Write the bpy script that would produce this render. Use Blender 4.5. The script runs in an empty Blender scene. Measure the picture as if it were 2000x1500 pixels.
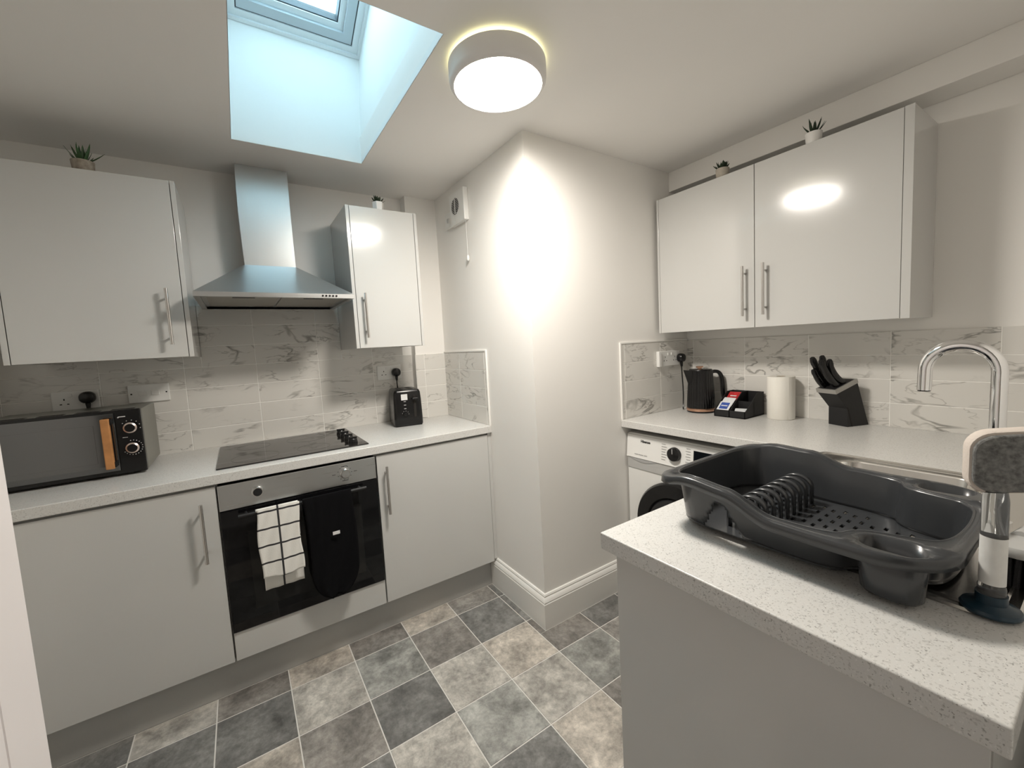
import bpy, bmesh, math, random
from mathutils import Vector, Matrix

random.seed(7)
sc = bpy.context.scene
C = sc.collection

# ------------------------------------------------------------------ camera
FPX, PPX, PPY = 803.485, 996.127, 740.523
RX, ROLL, RZ = -0.0834, -0.0541, -0.5805
CAM = Vector((0.1133, -1.8981, 1.3388))
ROT = (Matrix.Rotation(RZ, 3, 'Z') @ Matrix.Rotation(math.pi / 2 + RX, 3, 'X') @ Matrix.Rotation(ROLL, 3, 'Z'))
cd = bpy.data.cameras.new('camera')
cd.sensor_width = 36.0
cd.lens = 36.0 * FPX / 2000.0
cd.shift_x = (1000 - PPX) / 2000.0
cd.shift_y = -(750 - PPY) / 2000.0
cd.clip_start = 0.02
cam = bpy.data.objects.new('camera', cd)
C.objects.link(cam)
cam.matrix_world = Matrix.Translation(CAM) @ ROT.to_4x4()
sc.camera = cam

# ------------------------------------------------------------------ world, exposure
w = bpy.data.worlds.new('sky')
sc.world = w
w.use_nodes = True
bg = w.node_tree.nodes['Background']
bg.inputs[0].default_value = (0.58, 0.84, 1.0, 1)
bg.inputs[1].default_value = 1.8
sc.view_settings.view_transform = 'Standard'
sc.view_settings.look = 'None'
sc.view_settings.gamma = 1.0
sc.view_settings.use_curve_mapping = False
sc.view_settings.exposure = 2.45
sc.cycles.use_denoising = True
sc.cycles.max_bounces = 7
sc.cycles.diffuse_bounces = 5
sc.cycles.glossy_bounces = 3
sc.cycles.transmission_bounces = 5
sc.cycles.adaptive_threshold = 0.025
sc.cycles.caustics_refractive = False
sc.cycles.caustics_reflective = False
sc.cycles.sample_clamp_indirect = 6.0
LAMP_POWER = 26.5

# ------------------------------------------------------------------ materials
def newmat(name):
    m = bpy.data.materials.new(name)
    m.use_nodes = True
    nt = m.node_tree
    return m, nt, nt.nodes['Principled BSDF']

def N(nt, t, **kw):
    n = nt.nodes.new(t)
    for k, v in kw.items():
        setattr(n, k, v)
    return n

def setin(n, **kw):
    for k, v in kw.items():
        n.inputs[k.replace('_', ' ')].default_value = v

def mat(name, col, rough=0.5, metal=0.0, coat=0.0, spec=0.5, bump=0.0, bscale=200.0, trans=0.0, var=0.0, vscale=6.0, ior=1.45):
    m, nt, p = newmat(name)
    p.inputs['Base Color'].default_value = (*col, 1)
    p.inputs['Roughness'].default_value = rough
    p.inputs['Metallic'].default_value = metal
    p.inputs['Coat Weight'].default_value = coat
    p.inputs['Coat Roughness'].default_value = 0.04
    p.inputs['Specular IOR Level'].default_value = spec
    p.inputs['Transmission Weight'].default_value = trans
    p.inputs['IOR'].default_value = ior
    if bump or var:
        tc = N(nt, 'ShaderNodeTexCoord')
    if bump:
        no = N(nt, 'ShaderNodeTexNoise'); setin(no, Scale=bscale, Detail=3.0)
        nt.links.new(tc.outputs['Object'], no.inputs['Vector'])
        b = N(nt, 'ShaderNodeBump'); setin(b, Strength=bump, Distance=0.001)
        nt.links.new(no.outputs['Fac'], b.inputs['Height'])
        nt.links.new(b.outputs['Normal'], p.inputs['Normal'])
    if var:
        no = N(nt, 'ShaderNodeTexNoise'); setin(no, Scale=vscale, Detail=5.0)
        nt.links.new(tc.outputs['Object'], no.inputs['Vector'])
        mr = N(nt, 'ShaderNodeMapRange'); setin(mr, From_Min=0.3, From_Max=0.7, To_Min=1 - var, To_Max=1 + var)
        nt.links.new(no.outputs['Fac'], mr.inputs['Value'])
        mx = N(nt, 'ShaderNodeMix', data_type='RGBA', blend_type='MULTIPLY')
        mx.inputs['Factor'].default_value = 1.0
        mx.inputs['A'].default_value = (*col, 1)
        nt.links.new(mr.outputs['Result'], mx.inputs['B'])
        nt.links.new(mx.outputs['Result'], p.inputs['Base Color'])
    return m

def emit(name, col, strength):
    m, nt, p = newmat(name)
    p.inputs['Base Color'].default_value = (*col, 1)
    p.inputs['Emission Color'].default_value = (*col, 1)
    p.inputs['Emission Strength'].default_value = strength
    return m

def ramp(nt, stops):
    r = N(nt, 'ShaderNodeValToRGB')
    e = r.color_ramp.elements
    e[0].position, e[0].color = stops[0][0], (*stops[0][1], 1)
    e[1].position, e[1].color = stops[-1][0], (*stops[-1][1], 1)
    for pos, c in stops[1:-1]:
        x = e.new(pos); x.color = (*c, 1)
    return r

def marble():
    m, nt, p = newmat('marble_tile')
    tc = N(nt, 'ShaderNodeTexCoord'); oi = N(nt, 'ShaderNodeObjectInfo')
    vm = N(nt, 'ShaderNodeVectorMath', operation='SCALE'); vm.inputs[0].default_value = (37.0, 71.0, 23.0)
    nt.links.new(oi.outputs['Random'], vm.inputs['Scale'])
    ad = N(nt, 'ShaderNodeVectorMath', operation='ADD')
    nt.links.new(tc.outputs['Object'], ad.inputs[0]); nt.links.new(vm.outputs[0], ad.inputs[1])
    mp = N(nt, 'ShaderNodeMapping'); mp.inputs['Rotation'].default_value = (0.65, 0.65, 0.2); mp.inputs['Scale'].default_value = (0.55, 0.55, 1.7)
    nt.links.new(ad.outputs[0], mp.inputs['Vector'])
    veins = []
    for sca, wid, amt in ((4.2, 0.022, 1.0), (9.0, 0.020, 0.75)):
        no = N(nt, 'ShaderNodeTexNoise'); setin(no, Scale=sca, Detail=4.0, Roughness=0.55, Distortion=0.5)
        nt.links.new(mp.outputs[0], no.inputs['Vector'])
        s = N(nt, 'ShaderNodeMath', operation='SUBTRACT'); s.inputs[1].default_value = 0.5
        nt.links.new(no.outputs['Fac'], s.inputs[0])
        a = N(nt, 'ShaderNodeMath', operation='ABSOLUTE'); nt.links.new(s.outputs[0], a.inputs[0])
        mr = N(nt, 'ShaderNodeMapRange'); setin(mr, From_Min=0.0, From_Max=wid, To_Min=amt, To_Max=0.0)
        nt.links.new(a.outputs[0], mr.inputs['Value'])
        veins.append(mr)
    ptc = N(nt, 'ShaderNodeTexNoise'); setin(ptc, Scale=5.5, Detail=2.0)
    nt.links.new(ad.outputs[0], ptc.inputs['Vector'])
    pm = N(nt, 'ShaderNodeMapRange'); setin(pm, From_Min=0.46, From_Max=0.64, To_Min=0.0, To_Max=1.0)
    nt.links.new(ptc.outputs['Fac'], pm.inputs['Value'])
    su = N(nt, 'ShaderNodeMath', operation='MAXIMUM')
    nt.links.new(veins[0].outputs[0], su.inputs[0]); nt.links.new(veins[1].outputs[0], su.inputs[1])
    mu = N(nt, 'ShaderNodeMath', operation='MULTIPLY')
    nt.links.new(su.outputs[0], mu.inputs[0]); nt.links.new(pm.outputs[0], mu.inputs[1])
    r = ramp(nt, [(0.0, (0.72, 0.705, 0.67)), (0.3, (0.58, 0.565, 0.535)), (1.0, (0.26, 0.255, 0.235))])
    nt.links.new(mu.outputs[0], r.inputs['Fac'])
    nt.links.new(r.outputs['Color'], p.inputs['Base Color'])
    p.inputs['Roughness'].default_value = 0.22
    return m

def floor_tile_mat():
    m, nt, p = newmat('vinyl_stone')
    tc = N(nt, 'ShaderNodeTexCoord'); oi = N(nt, 'ShaderNodeObjectInfo')
    vm = N(nt, 'ShaderNodeVectorMath', operation='SCALE'); vm.inputs[0].default_value = (31.0, 57.0, 11.0)
    nt.links.new(oi.outputs['Random'], vm.inputs['Scale'])
    ad = N(nt, 'ShaderNodeVectorMath', operation='ADD')
    nt.links.new(tc.outputs['Object'], ad.inputs[0]); nt.links.new(vm.outputs[0], ad.inputs[1])
    n1 = N(nt, 'ShaderNodeTexNoise'); setin(n1, Scale=8.5, Detail=8.0, Roughness=0.68, Distortion=0.35)
    n2 = N(nt, 'ShaderNodeTexNoise'); setin(n2, Scale=45.0, Detail=5.0, Roughness=0.75)
    nt.links.new(ad.outputs[0], n1.inputs['Vector']); nt.links.new(ad.outputs[0], n2.inputs['Vector'])
    a = N(nt, 'ShaderNodeMapRange'); setin(a, From_Min=0.32, From_Max=0.68, To_Min=0.5, To_Max=1.5)
    b = N(nt, 'ShaderNodeMapRange'); setin(b, From_Min=0.3, From_Max=0.7, To_Min=0.68, To_Max=1.32)
    nt.links.new(n1.outputs['Fac'], a.inputs['Value']); nt.links.new(n2.outputs['Fac'], b.inputs['Value'])
    mu = N(nt, 'ShaderNodeMath', operation='MULTIPLY')
    nt.links.new(a.outputs[0], mu.inputs[0]); nt.links.new(b.outputs[0], mu.inputs[1])
    mx = N(nt, 'ShaderNodeMix', data_type='RGBA', blend_type='MULTIPLY'); mx.inputs['Factor'].default_value = 1.0
    nt.links.new(oi.outputs['Color'], mx.inputs['A']); nt.links.new(mu.outputs[0], mx.inputs['B'])
    nt.links.new(mx.outputs['Result'], p.inputs['Base Color'])
    p.inputs['Roughness'].default_value = 0.42
    return m

def worktop_mat():
    m, nt, p = newmat('speckled_worktop')
    tc = N(nt, 'ShaderNodeTexCoord')
    base = (0.66, 0.655, 0.635)
    last = None
    for sca, lo_, hi_, col in ((230.0, 0.59, 0.66, (0.53, 0.525, 0.505)), (300.0, 0.66, 0.69, (0.34, 0.335, 0.32)), (260.0, 0.63, 0.70, (0.74, 0.735, 0.715))):
        no = N(nt, 'ShaderNodeTexNoise'); setin(no, Scale=sca, Detail=1.5, Roughness=0.5)
        of = N(nt, 'ShaderNodeVectorMath', operation='ADD'); of.inputs[1].default_value = (sca, sca * .37, sca * .71)
        nt.links.new(tc.outputs['Object'], of.inputs[0]); nt.links.new(of.outputs[0], no.inputs['Vector'])
        g = N(nt, 'ShaderNodeMapRange'); setin(g, From_Min=lo_, From_Max=hi_, To_Min=0.0, To_Max=1.0)
        nt.links.new(no.outputs['Fac'], g.inputs['Value'])
        mx = N(nt, 'ShaderNodeMix', data_type='RGBA')
        nt.links.new(g.outputs[0], mx.inputs['Factor'])
        if last is None: mx.inputs['A'].default_value = (*base, 1)
        else: nt.links.new(last, mx.inputs['A'])
        mx.inputs['B'].default_value = (*col, 1)
        last = mx.outputs['Result']
    nt.links.new(last, p.inputs['Base Color'])
    p.inputs['Roughness'].default_value = 0.28
    return m

def brushed(name, col, rough, axis_scale=(2, 2, 160)):
    m, nt, p = newmat(name)
    p.inputs['Metallic'].default_value = 1.0
    p.inputs['Base Color'].default_value = (*col, 1)
    tc = N(nt, 'ShaderNodeTexCoord'); mp = N(nt, 'ShaderNodeMapping'); mp.inputs['Scale'].default_value = axis_scale
    no = N(nt, 'ShaderNodeTexNoise'); setin(no, Scale=3.0, Detail=6.0)
    nt.links.new(tc.outputs['Object'], mp.inputs['Vector']); nt.links.new(mp.outputs[0], no.inputs['Vector'])
    mr = N(nt, 'ShaderNodeMapRange'); setin(mr, To_Min=rough * 0.7, To_Max=rough * 1.4)
    nt.links.new(no.outputs['Fac'], mr.inputs['Value']); nt.links.new(mr.outputs[0], p.inputs['Roughness'])
    return m

def towel_mat():
    m, nt, p = newmat('checked_towel')
    tc = N(nt, 'ShaderNodeTexCoord'); sx = N(nt, 'ShaderNodeSeparateXYZ')
    nt.links.new(tc.outputs['Object'], sx.inputs[0])
    def band(sock, off, per, half):
        a = N(nt, 'ShaderNodeMath', operation='ADD'); a.inputs[1].default_value = off; nt.links.new(sock, a.inputs[0])
        q = N(nt, 'ShaderNodeMath', operation='PINGPONG'); q.inputs[1].default_value = per / 2; nt.links.new(a.outputs[0], q.inputs[0])
        l = N(nt, 'ShaderNodeMath', operation='LESS_THAN'); l.inputs[1].default_value = half; nt.links.new(q.outputs[0], l.inputs[0])
        return l.outputs[0]
    bx = band(sx.outputs['X'], 0.0, 0.155, 0.0035)
    bz = band(sx.outputs['Z'], 0.0, 0.068, 0.0035)
    mx = N(nt, 'ShaderNodeMath', operation='MAXIMUM'); nt.links.new(bx, mx.inputs[0]); nt.links.new(bz, mx.inputs[1])
    c = N(nt, 'ShaderNodeMix', data_type='RGBA'); nt.links.new(mx.outputs[0], c.inputs['Factor'])
    c.inputs['A'].default_value = (0.85, 0.84, 0.80, 1); c.inputs['B'].default_value = (0.035, 0.035, 0.038, 1)
    nt.links.new(c.outputs['Result'], p.inputs['Base Color'])
    p.inputs['Roughness'].default_value = 0.95
    no = N(nt, 'ShaderNodeTexNoise'); setin(no, Scale=420.0, Detail=2.0); nt.links.new(tc.outputs['Object'], no.inputs['Vector'])
    b = N(nt, 'ShaderNodeBump'); setin(b, Strength=0.6, Distance=0.002); nt.links.new(no.outputs['Fac'], b.inputs['Height'])
    nt.links.new(b.outputs['Normal'], p.inputs['Normal'])
    return m

def pane_mat():
    m = bpy.data.materials.new('window_glass'); m.use_nodes = True
    nt = m.node_tree; nt.nodes.clear()
    o = N(nt, 'ShaderNodeOutputMaterial'); t = N(nt, 'ShaderNodeBsdfTransparent'); g = N(nt, 'ShaderNodeBsdfGlossy')
    t.inputs[0].default_value = (0.95, 0.98, 0.97, 1); g.inputs['Roughness'].default_value = 0.02
    mx = N(nt, 'ShaderNodeMixShader'); mx.inputs[0].default_value = 0.06
    nt.links.new(t.outputs[0], mx.inputs[1]); nt.links.new(g.outputs[0], mx.inputs[2]); nt.links.new(mx.outputs[0], o.inputs[0])
    return m

M = dict(
    wall=mat('wall_paint', (0.87, 0.855, 0.825), 0.55, var=0.012, vscale=2),
    ceil=mat('ceiling_paint', (0.88, 0.865, 0.84), 0.7, var=0.012, vscale=2),
    trim=mat('white_gloss_trim', (0.84, 0.83, 0.80), 0.28),
    grout=mat('white_grout', (0.92, 0.91, 0.88), 0.8, bump=0.1, bscale=500),
    fgrout=mat('floor_joint', (0.72, 0.70, 0.66), 0.7, bump=0.05),
    marble=marble(), ftile=floor_tile_mat(), top=worktop_mat(),
    door=mat('gloss_grey_door', (0.60, 0.60, 0.585), 0.14, coat=0.25, bump=0.012, bscale=260),
    carc=mat('grey_carcass', (0.50, 0.505, 0.49), 0.4, var=0.02),
    plinth=mat('grey_plinth', (0.47, 0.47, 0.455), 0.35, var=0.02),
    steel=brushed('brushed_steel', (0.66, 0.67, 0.67), 0.30),
    hoodsteel=brushed('hood_steel', (0.66, 0.69, 0.70), 0.34, (160, 160, 2)),
    sink=brushed('sink_steel', (0.70, 0.68, 0.65), 0.22, (120, 2, 2)),
    chrome=mat('chrome', (0.82, 0.82, 0.82), 0.05, metal=1.0, var=0.01),
    nickel=mat('satin_nickel', (0.62, 0.60, 0.58), 0.25, metal=1.0, var=0.02),
    ovenblack=mat('black_oven_glass', (0.006, 0.006, 0.007), 0.04, spec=0.35, var=0.02),
    ovenwin=mat('oven_window_glass', (0.014, 0.014, 0.014), 0.05, spec=0.35, var=0.02),
    hob=mat('black_hob_glass', (0.018, 0.016, 0.015), 0.05, spec=0.6, var=0.02),
    hobprint=mat('hob_ring_print', (0.03, 0.03, 0.03), 0.2, var=0.02),
    black=mat('black_plastic', (0.006, 0.006, 0.0065), 0.25, bump=0.02),
    blackm=mat('matt_black', (0.010, 0.010, 0.011), 0.55, bump=0.05, bscale=300),
    mwglass=mat('microwave_glass', (0.012, 0.014, 0.016), 0.05, spec=0.5, var=0.02, ior=2.3),
    mwbody=mat('microwave_shell', (0.24, 0.24, 0.21), 0.32, metal=0.5, var=0.03),
    copper=mat('copper', (0.72, 0.43, 0.30), 0.28, metal=1.0, var=0.03),
    rose=mat('rose_ring', (0.62, 0.52, 0.47), 0.3, metal=0.8, var=0.03),
    white=mat('white_plastic', (0.82, 0.82, 0.80), 0.3, bump=0.01),
    enamel=mat('white_enamel', (0.82, 0.82, 0.80), 0.18, coat=0.3, var=0.01),
    greyp=mat('pale_grey_plastic', (0.48, 0.48, 0.47), 0.4, bump=0.02),
    ink=mat('dark_print', (0.03, 0.03, 0.03), 0.6, var=0.02),
    inkg=mat('grey_print', (0.42, 0.42, 0.42), 0.6, var=0.02),
    inkw=mat('white_print', (0.75, 0.75, 0.75), 0.6, var=0.02),
    hole=mat('dark_recess', (0.02, 0.018, 0.016), 0.9, var=0.02),
    rack=mat('charcoal_plastic', (0.040, 0.043, 0.047), 0.26, coat=0.15, bump=0.02, bscale=400),
    paper=mat('paper_towel', (0.84, 0.82, 0.76), 0.95, bump=0.4, bscale=260),
    card=mat('cardboard_core', (0.40, 0.30, 0.20), 0.9, var=0.05),
    towel=towel_mat(),
    glove=mat('black_cotton', (0.006, 0.006, 0.007), 0.98, spec=0.1, bump=0.3, bscale=500),
    leaf=mat('succulent_leaf', (0.035, 0.085, 0.03), 0.45, var=0.35, vscale=60),
    leafd=mat('dark_leaf', (0.018, 0.035, 0.016), 0.5, var=0.35, vscale=60),
    stone=mat('stone_pot', (0.34, 0.30, 0.25), 0.9, bump=0.6, bscale=160, var=0.25, vscale=70),
    potw=mat('white_pot', (0.80, 0.79, 0.77), 0.5, bump=0.05),
    potg=mat('grey_cement_pot', (0.46, 0.42, 0.36), 0.9, bump=0.3, bscale=180, var=0.12, vscale=60),
    soil=mat('potting_soil', (0.06, 0.045, 0.035), 1.0, bump=0.8, bscale=250),
    lamp=emit('lit_diffuser', (1.0, 0.93, 0.84), LAMP_POWER),
    halo=emit('backlight_ring', (1.0, 0.95, 0.55), 1.0),
    lampbody=mat('lamp_white_body', (0.86, 0.85, 0.83), 0.4, var=0.01),
    pane=pane_mat(),
    vinyl=mat('roof_window_pvc', (0.74, 0.77, 0.78), 0.35, var=0.01),
    vinylg=mat('roof_window_sash', (0.50, 0.55, 0.58), 0.35, var=0.01),
    gasket=mat('gasket', (0.05, 0.06, 0.07), 0.6, var=0.02),
    shaft=mat('shaft_paint', (0.84, 0.85, 0.84), 0.7, var=0.012, vscale=2),
    doorw=mat('white_door_paint', (0.84, 0.80, 0.80), 0.35, var=0.01),
    wood=mat('bamboo', (0.48, 0.22, 0.08), 0.4, var=0.18, vscale=25),
    steelp=mat('knife_collar', (0.42, 0.41, 0.39), 0.35, metal=0.6, var=0.03),
    foam=mat('sponge_foam', (0.68, 0.61, 0.55), 0.95, bump=0.9, bscale=240, var=0.05),
    scour=mat('scourer', (0.15, 0.152, 0.148), 1.0, bump=1.0, bscale=330, var=0.45, vscale=160),
    clear=mat('clear_plastic', (0.9, 0.92, 0.92), 0.06, trans=0.92, ior=1.3, var=0.01),
    label=mat('paper_label', (0.70, 0.70, 0.68), 0.7, var=0.06, vscale=50),
    teal=mat('blue_grip', (0.010, 0.030, 0.048), 0.35, bump=0.05),
    bristle=mat('black_bristles', (0.012, 0.012, 0.014), 0.7, bump=1.0, bscale=500),
    red=mat('red_sachet', (0.50, 0.03, 0.035), 0.35, var=0.35, vscale=90),
    blue=mat('blue_print', (0.05, 0.10, 0.38), 0.4, var=0.25, vscale=80),
    sachet=mat('white_sachet', (0.78, 0.80, 0.82), 0.45, var=0.04, vscale=60),
    display=mat('display_glass', (0.006, 0.008, 0.010), 0.06, var=0.02),
    drum=mat('dark_drum', (0.02, 0.02, 0.022), 0.15, var=0.03),
    mesh=mat('hood_filter', (0.42, 0.40, 0.36), 0.4, metal=0.7, bump=0.5, bscale=500),
)

M['halo'].cycles.emission_sampling = 'NONE'

# ------------------------------------------------------------------ geometry helpers
class G:
    """collects shapes into one mesh"""
    def __init__(s): s.bm = bmesh.new(); s.bev = False
    def add(s, verts, faces):
        vs = [s.bm.verts.new(v) for v in verts]
        fs = []
        for f in faces:
            try: fs.append(s.bm.faces.new([vs[i] for i in f]))
            except ValueError: pass
        return vs, fs
    def box(s, x0, x1, y0, y1, z0, z1, bev=0.0, seg=2):
        if x1 < x0: x0, x1 = x1, x0
        if y1 < y0: y0, y1 = y1, y0
        if z1 < z0: z0, z1 = z1, z0
        v = [(x, y, z) for x in (x0, x1) for y in (y0, y1) for z in (z0, z1)]
        f = [(0, 1, 3, 2), (4, 6, 7, 5), (0, 4, 5, 1), (2, 3, 7, 6), (0, 2, 6, 4), (1, 5, 7, 3)]
        vs, fs = s.add(v, f)
        if bev > 0:
            s.bev = True
            es = list({e for fc in fs for e in fc.edges})
            bmesh.ops.bevel(s.bm, geom=es, offset=bev, segments=seg, profile=0.5, affect='EDGES')
        return s
    def tube(s, pts, r, seg=12, cap=True):
        pts = [Vector(p) for p in pts]
        rs = r if isinstance(r, (list, tuple)) else [r] * len(pts)
        rings = []
        up = None
        for i, p in enumerate(pts):
            t = (pts[min(i + 1, len(pts) - 1)] - pts[max(i - 1, 0)]).normalized()
            if up is None:
                up = Vector((0, 0, 1)) if abs(t.z) < 0.9 else Vector((1, 0, 0))
            a = t.cross(up).normalized(); b = a.cross(t).normalized(); up = b
            rings.append([p + (a * math.cos(2 * math.pi * k / seg) + b * math.sin(2 * math.pi * k / seg)) * rs[i] for k in range(seg)])
        v = [q for rg in rings for q in rg]
        f = []
        for i in range(len(pts) - 1):
            for k in range(seg):
                k2 = (k + 1) % seg
                f.append((i * seg + k, i * seg + k2, (i + 1) * seg + k2, (i + 1) * seg + k))
        if cap:
            f.append(tuple(reversed(range(seg)))); f.append(tuple((len(pts) - 1) * seg + k for k in range(seg)))
        s.add(v, f); return s
    def lathe(s, prof, center=(0, 0, 0), seg=32, axis='z', rib=0, ribd=0.0, sx=1.0, sy=1.0, caps=True):
        """prof: list of (r, h) along the axis from center"""
        cx, cy, cz = center
        v, f = [], []
        for r, h in prof:
            for k in range(seg):
                a = 2 * math.pi * k / seg
                rr = r
                if rib: rr = r - ribd * abs(math.sin(a * rib / 2))
                x, y = rr * math.cos(a) * sx, rr * math.sin(a) * sy
                if axis == 'z': v.append((cx + x, cy + y, cz + h))
                elif axis == 'y': v.append((cx + x, cy + h, cz + y))
                else: v.append((cx + h, cy + x, cz + y))
        for i in range(len(prof) - 1):
            for k in range(seg):
                k2 = (k + 1) % seg
                f.append((i * seg + k, i * seg + k2, (i + 1) * seg + k2, (i + 1) * seg + k))
        if caps:
            if prof[0][0] > 1e-6: f.append(tuple(reversed(range(seg))))
            if prof[-1][0] > 1e-6: f.append(tuple((len(prof) - 1) * seg + k for k in range(seg)))
        s.add(v, f); return s
    def prism(s, poly, lo, hi, axis='z'):
        """poly in the two other axes, swept along axis"""
        n = len(poly)
        def mk(a, b, h):
            return {'z': (a, b, h), 'y': (a, h, b), 'x': (h, a, b)}[axis]
        v = [mk(a, b, lo) for a, b in poly] + [mk(a, b, hi) for a, b in poly]
        f = [tuple(range(n)), tuple(range(n, 2 * n))] + [(i, (i + 1) % n, n + (i + 1) % n, n + i) for i in range(n)]
        s.add(v, f); return s
    def loft(s, loops, cap0=True, cap1=True):
        n = len(loops[0]); v = [p for l in loops for p in l]; f = []
        for i in range(len(loops) - 1):
            for k in range(n):
                k2 = (k + 1) % n
                f.append((i * n + k, i * n + k2, (i + 1) * n + k2, (i + 1) * n + k))
        if cap0: f.append(tuple(reversed(range(n))))
        if cap1: f.append(tuple((len(loops) - 1) * n + k for k in range(n)))
        s.add(v, f); return s
    def mesh(s, name, smooth=40):
        bmesh.ops.recalc_face_normals(s.bm, faces=s.bm.faces)
        if s.bev: smooth = min(smooth, 15)
        me = bpy.data.meshes.new(name)
        s.bm.to_mesh(me); s.bm.free()
        if smooth:
            for p in me.polygons: p.use_smooth = True
            me.set_sharp_from_angle(angle=math.radians(smooth))
        return me

def chain_loc(p):
    l = Vector((0, 0, 0))
    while p is not None:
        l += p.location; p = p.parent
    return l

def part(name, g, m, parent=None, world=True, smooth=40):
    """one mesh object; with world=True the shape is given in room metres"""
    me = g.mesh(name, smooth) if isinstance(g, G) else g
    if parent is not None and world:
        me.transform(Matrix.Translation(-chain_loc(parent)))
    me.materials.append(M[m] if isinstance(m, str) else m)
    o = bpy.data.objects.new(name, me)
    C.objects.link(o)
    if parent is not None: o.parent = parent
    return o

def tag(o, label, cat, group=None):
    o['label'] = label; o['category'] = cat
    if group: o['group'] = group
    return o

def thing(name, label, cat, loc, rz=0.0, group=None):
    o = bpy.data.objects.new(name, None)
    C.objects.link(o)
    o.empty_display_size = 0.05
    o.location = loc; o.rotation_euler = (0, 0, rz)
    return tag(o, label, cat, group)

def single(name, g, m, label, cat, group=None, smooth=40, origin=None):
    o = part(name, g, m, smooth=smooth)
    if origin is not None:
        o.data.transform(Matrix.Translation(-Vector(origin))); o.location = origin
    return tag(o, label, cat, group)

def struct(name, g, m, smooth=40):
    o = part(name, g, m, smooth=smooth)
    o['kind'] = 'structure'
    return o

def solid(o, t, off=-1.0):
    md = o.modifiers.new('thickness', 'SOLIDIFY'); md.thickness = t; md.offset = off
    return o

def at(u, v, ax, val):
    """photo pixel (2000x1500) -> point on the plane ax = val"""
    d = ROT @ Vector(((u - PPX) / FPX, -(v - PPY) / FPX, -1.0))
    i = 'xyz'.index(ax)
    return CAM + d * ((val - CAM[i]) / d[i])

def text(name, s, size, m, parent, org, right, up, bold=0.0):
    cu = bpy.data.curves.new(name, 'FONT'); cu.body = s; cu.size = size; cu.extrude = 0.0003; cu.offset = bold
    cu.resolution_u = 3
    t = bpy.data.objects.new(name, cu); C.objects.link(t)
    dg = bpy.context.evaluated_depsgraph_get()
    me = bpy.data.meshes.new_from_object(t.evaluated_get(dg))
    bpy.data.objects.remove(t); bpy.data.curves.remove(cu)
    r, u = Vector(right).normalized(), Vector(up).normalized(); n = r.cross(u)
    mt = Matrix(((r.x, u.x, n.x, org[0]), (r.y, u.y, n.y, org[1]), (r.z, u.z, n.z, org[2]), (0, 0, 0, 1)))
    me.transform(mt); me.name = name
    me.materials.clear()
    return part(name, me, m, parent)

# ------------------------------------------------------------------ dimensions of the room
YW, YP, XP = 0.600, 0.526, 1.022          # oven wall, shallow pier at its right end
XC, YC = 1.2165, -0.4155                  # boxed-in corner column: left face, front face
XR, ZC = 2.368, 2.2517                    # right wall, ceiling
XL, YF, YH = -0.72, -2.06, -3.2           # left wall, doorway wall, hall end
WT, TH = 0.9115, 0.038                    # worktop top and thickness
SKX0, SKX1, SKY0, SKY1 = 0.172, 0.700, -0.750, 0.205

# floor
floor = struct('floor', G().box(XL - .1, XR + .1, YH - .1, YW + .1, -0.10, 0.0), 'fgrout')
TS, TX0, TY0 = 0.2471, 0.6673, -0.5728
cols = {'d': (0.185, 0.183, 0.175), 'm': (0.28, 0.265, 0.245), 'g': (0.31, 0.31, 0.29), 'l': (0.42, 0.40, 0.365), 'b': (0.45, 0.41, 0.36), 'w': (0.235, 0.220, 0.203)}
look = {(1, 2): 'm', (0, 2): 'b', (-1, 2): 'w', (-2, 2): 'b', (-3, 2): 'w', (-4, 2): 'l', (-5, 2): 'd',
        (1, 1): 'd', (0, 1): 'w', (-1, 1): 'g', (-2, 1): 'l', (-3, 1): 'd', (-4, 1): 'd',
        (2, 0): 'w', (1, 0): 'b', (0, 0): 'l', (-1, 0): 'd', (-2, 0): 'w', (-3, 0): 'b', (3, 0): 'd',
        (2, -1): 'g', (1, -1): 'l', (0, -1): 'g', (-1, -1): 'l', (-2, -1): 'd', (3, -1): 'm',
        (2, -2): 'w', (1, -2): 'b', (0, -2): 'd', (-1, -2): 'm', (3, -2): 'b'}
tile_cache = {}
def ftile(w_, d_):
    k = (round(w_, 3), round(d_, 3))
    if k not in tile_cache:
        tile_cache[k] = G().box(-w_ / 2, w_ / 2, -d_ / 2, d_ / 2, 0, 0.0015, 0.0006, 1).mesh('floor_tile')
        tile_cache[k].materials.append(M['ftile'])
    return tile_cache[k]
for i in range(-6, 5):
    for j in range(-6, 3):
        x0, x1 = TX0 + i * TS, TX0 + (i + 1) * TS
        y0, y1 = TY0 + j * TS, TY0 + (j + 1) * TS
        if x0 >= XC - 0.05 and y1 > YC + 0.03 and y0 > YC - 0.02: continue
        x0c, x1c, y0c, y1c = max(x0, XL), min(x1, 1.80), y0, min(y1, 0.049)
        if x1c > XC - 0.02 and y1c > YC - 0.02:
            if x0 < XC - 0.02: x1c = XC - 0.021 if y0 >= YC - 0.02 else x1c
            if y0 < YC - 0.02: y1c = YC - 0.021 if x0 >= XC - 0.25 and x0 > 1.1 else y1c
        if x1c - x0c < 0.03 or y1c - y0c < 0.02: continue
        gw = 0.0022
        o = bpy.data.objects.new('floor_tile', ftile(x1c - x0c - 2 * gw, y1c - y0c - 2 * gw))
        C.objects.link(o); o.parent = floor
        o.location = ((x0c + x1c) / 2, (y0c + y1c) / 2, 0.0)
        c = cols[look.get((i, j), random.choice('dmglbw'))]
        k = random.uniform(0.92, 1.08)
        o.color = (c[0] * k, c[1] * k, c[2] * k, 1)

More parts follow.
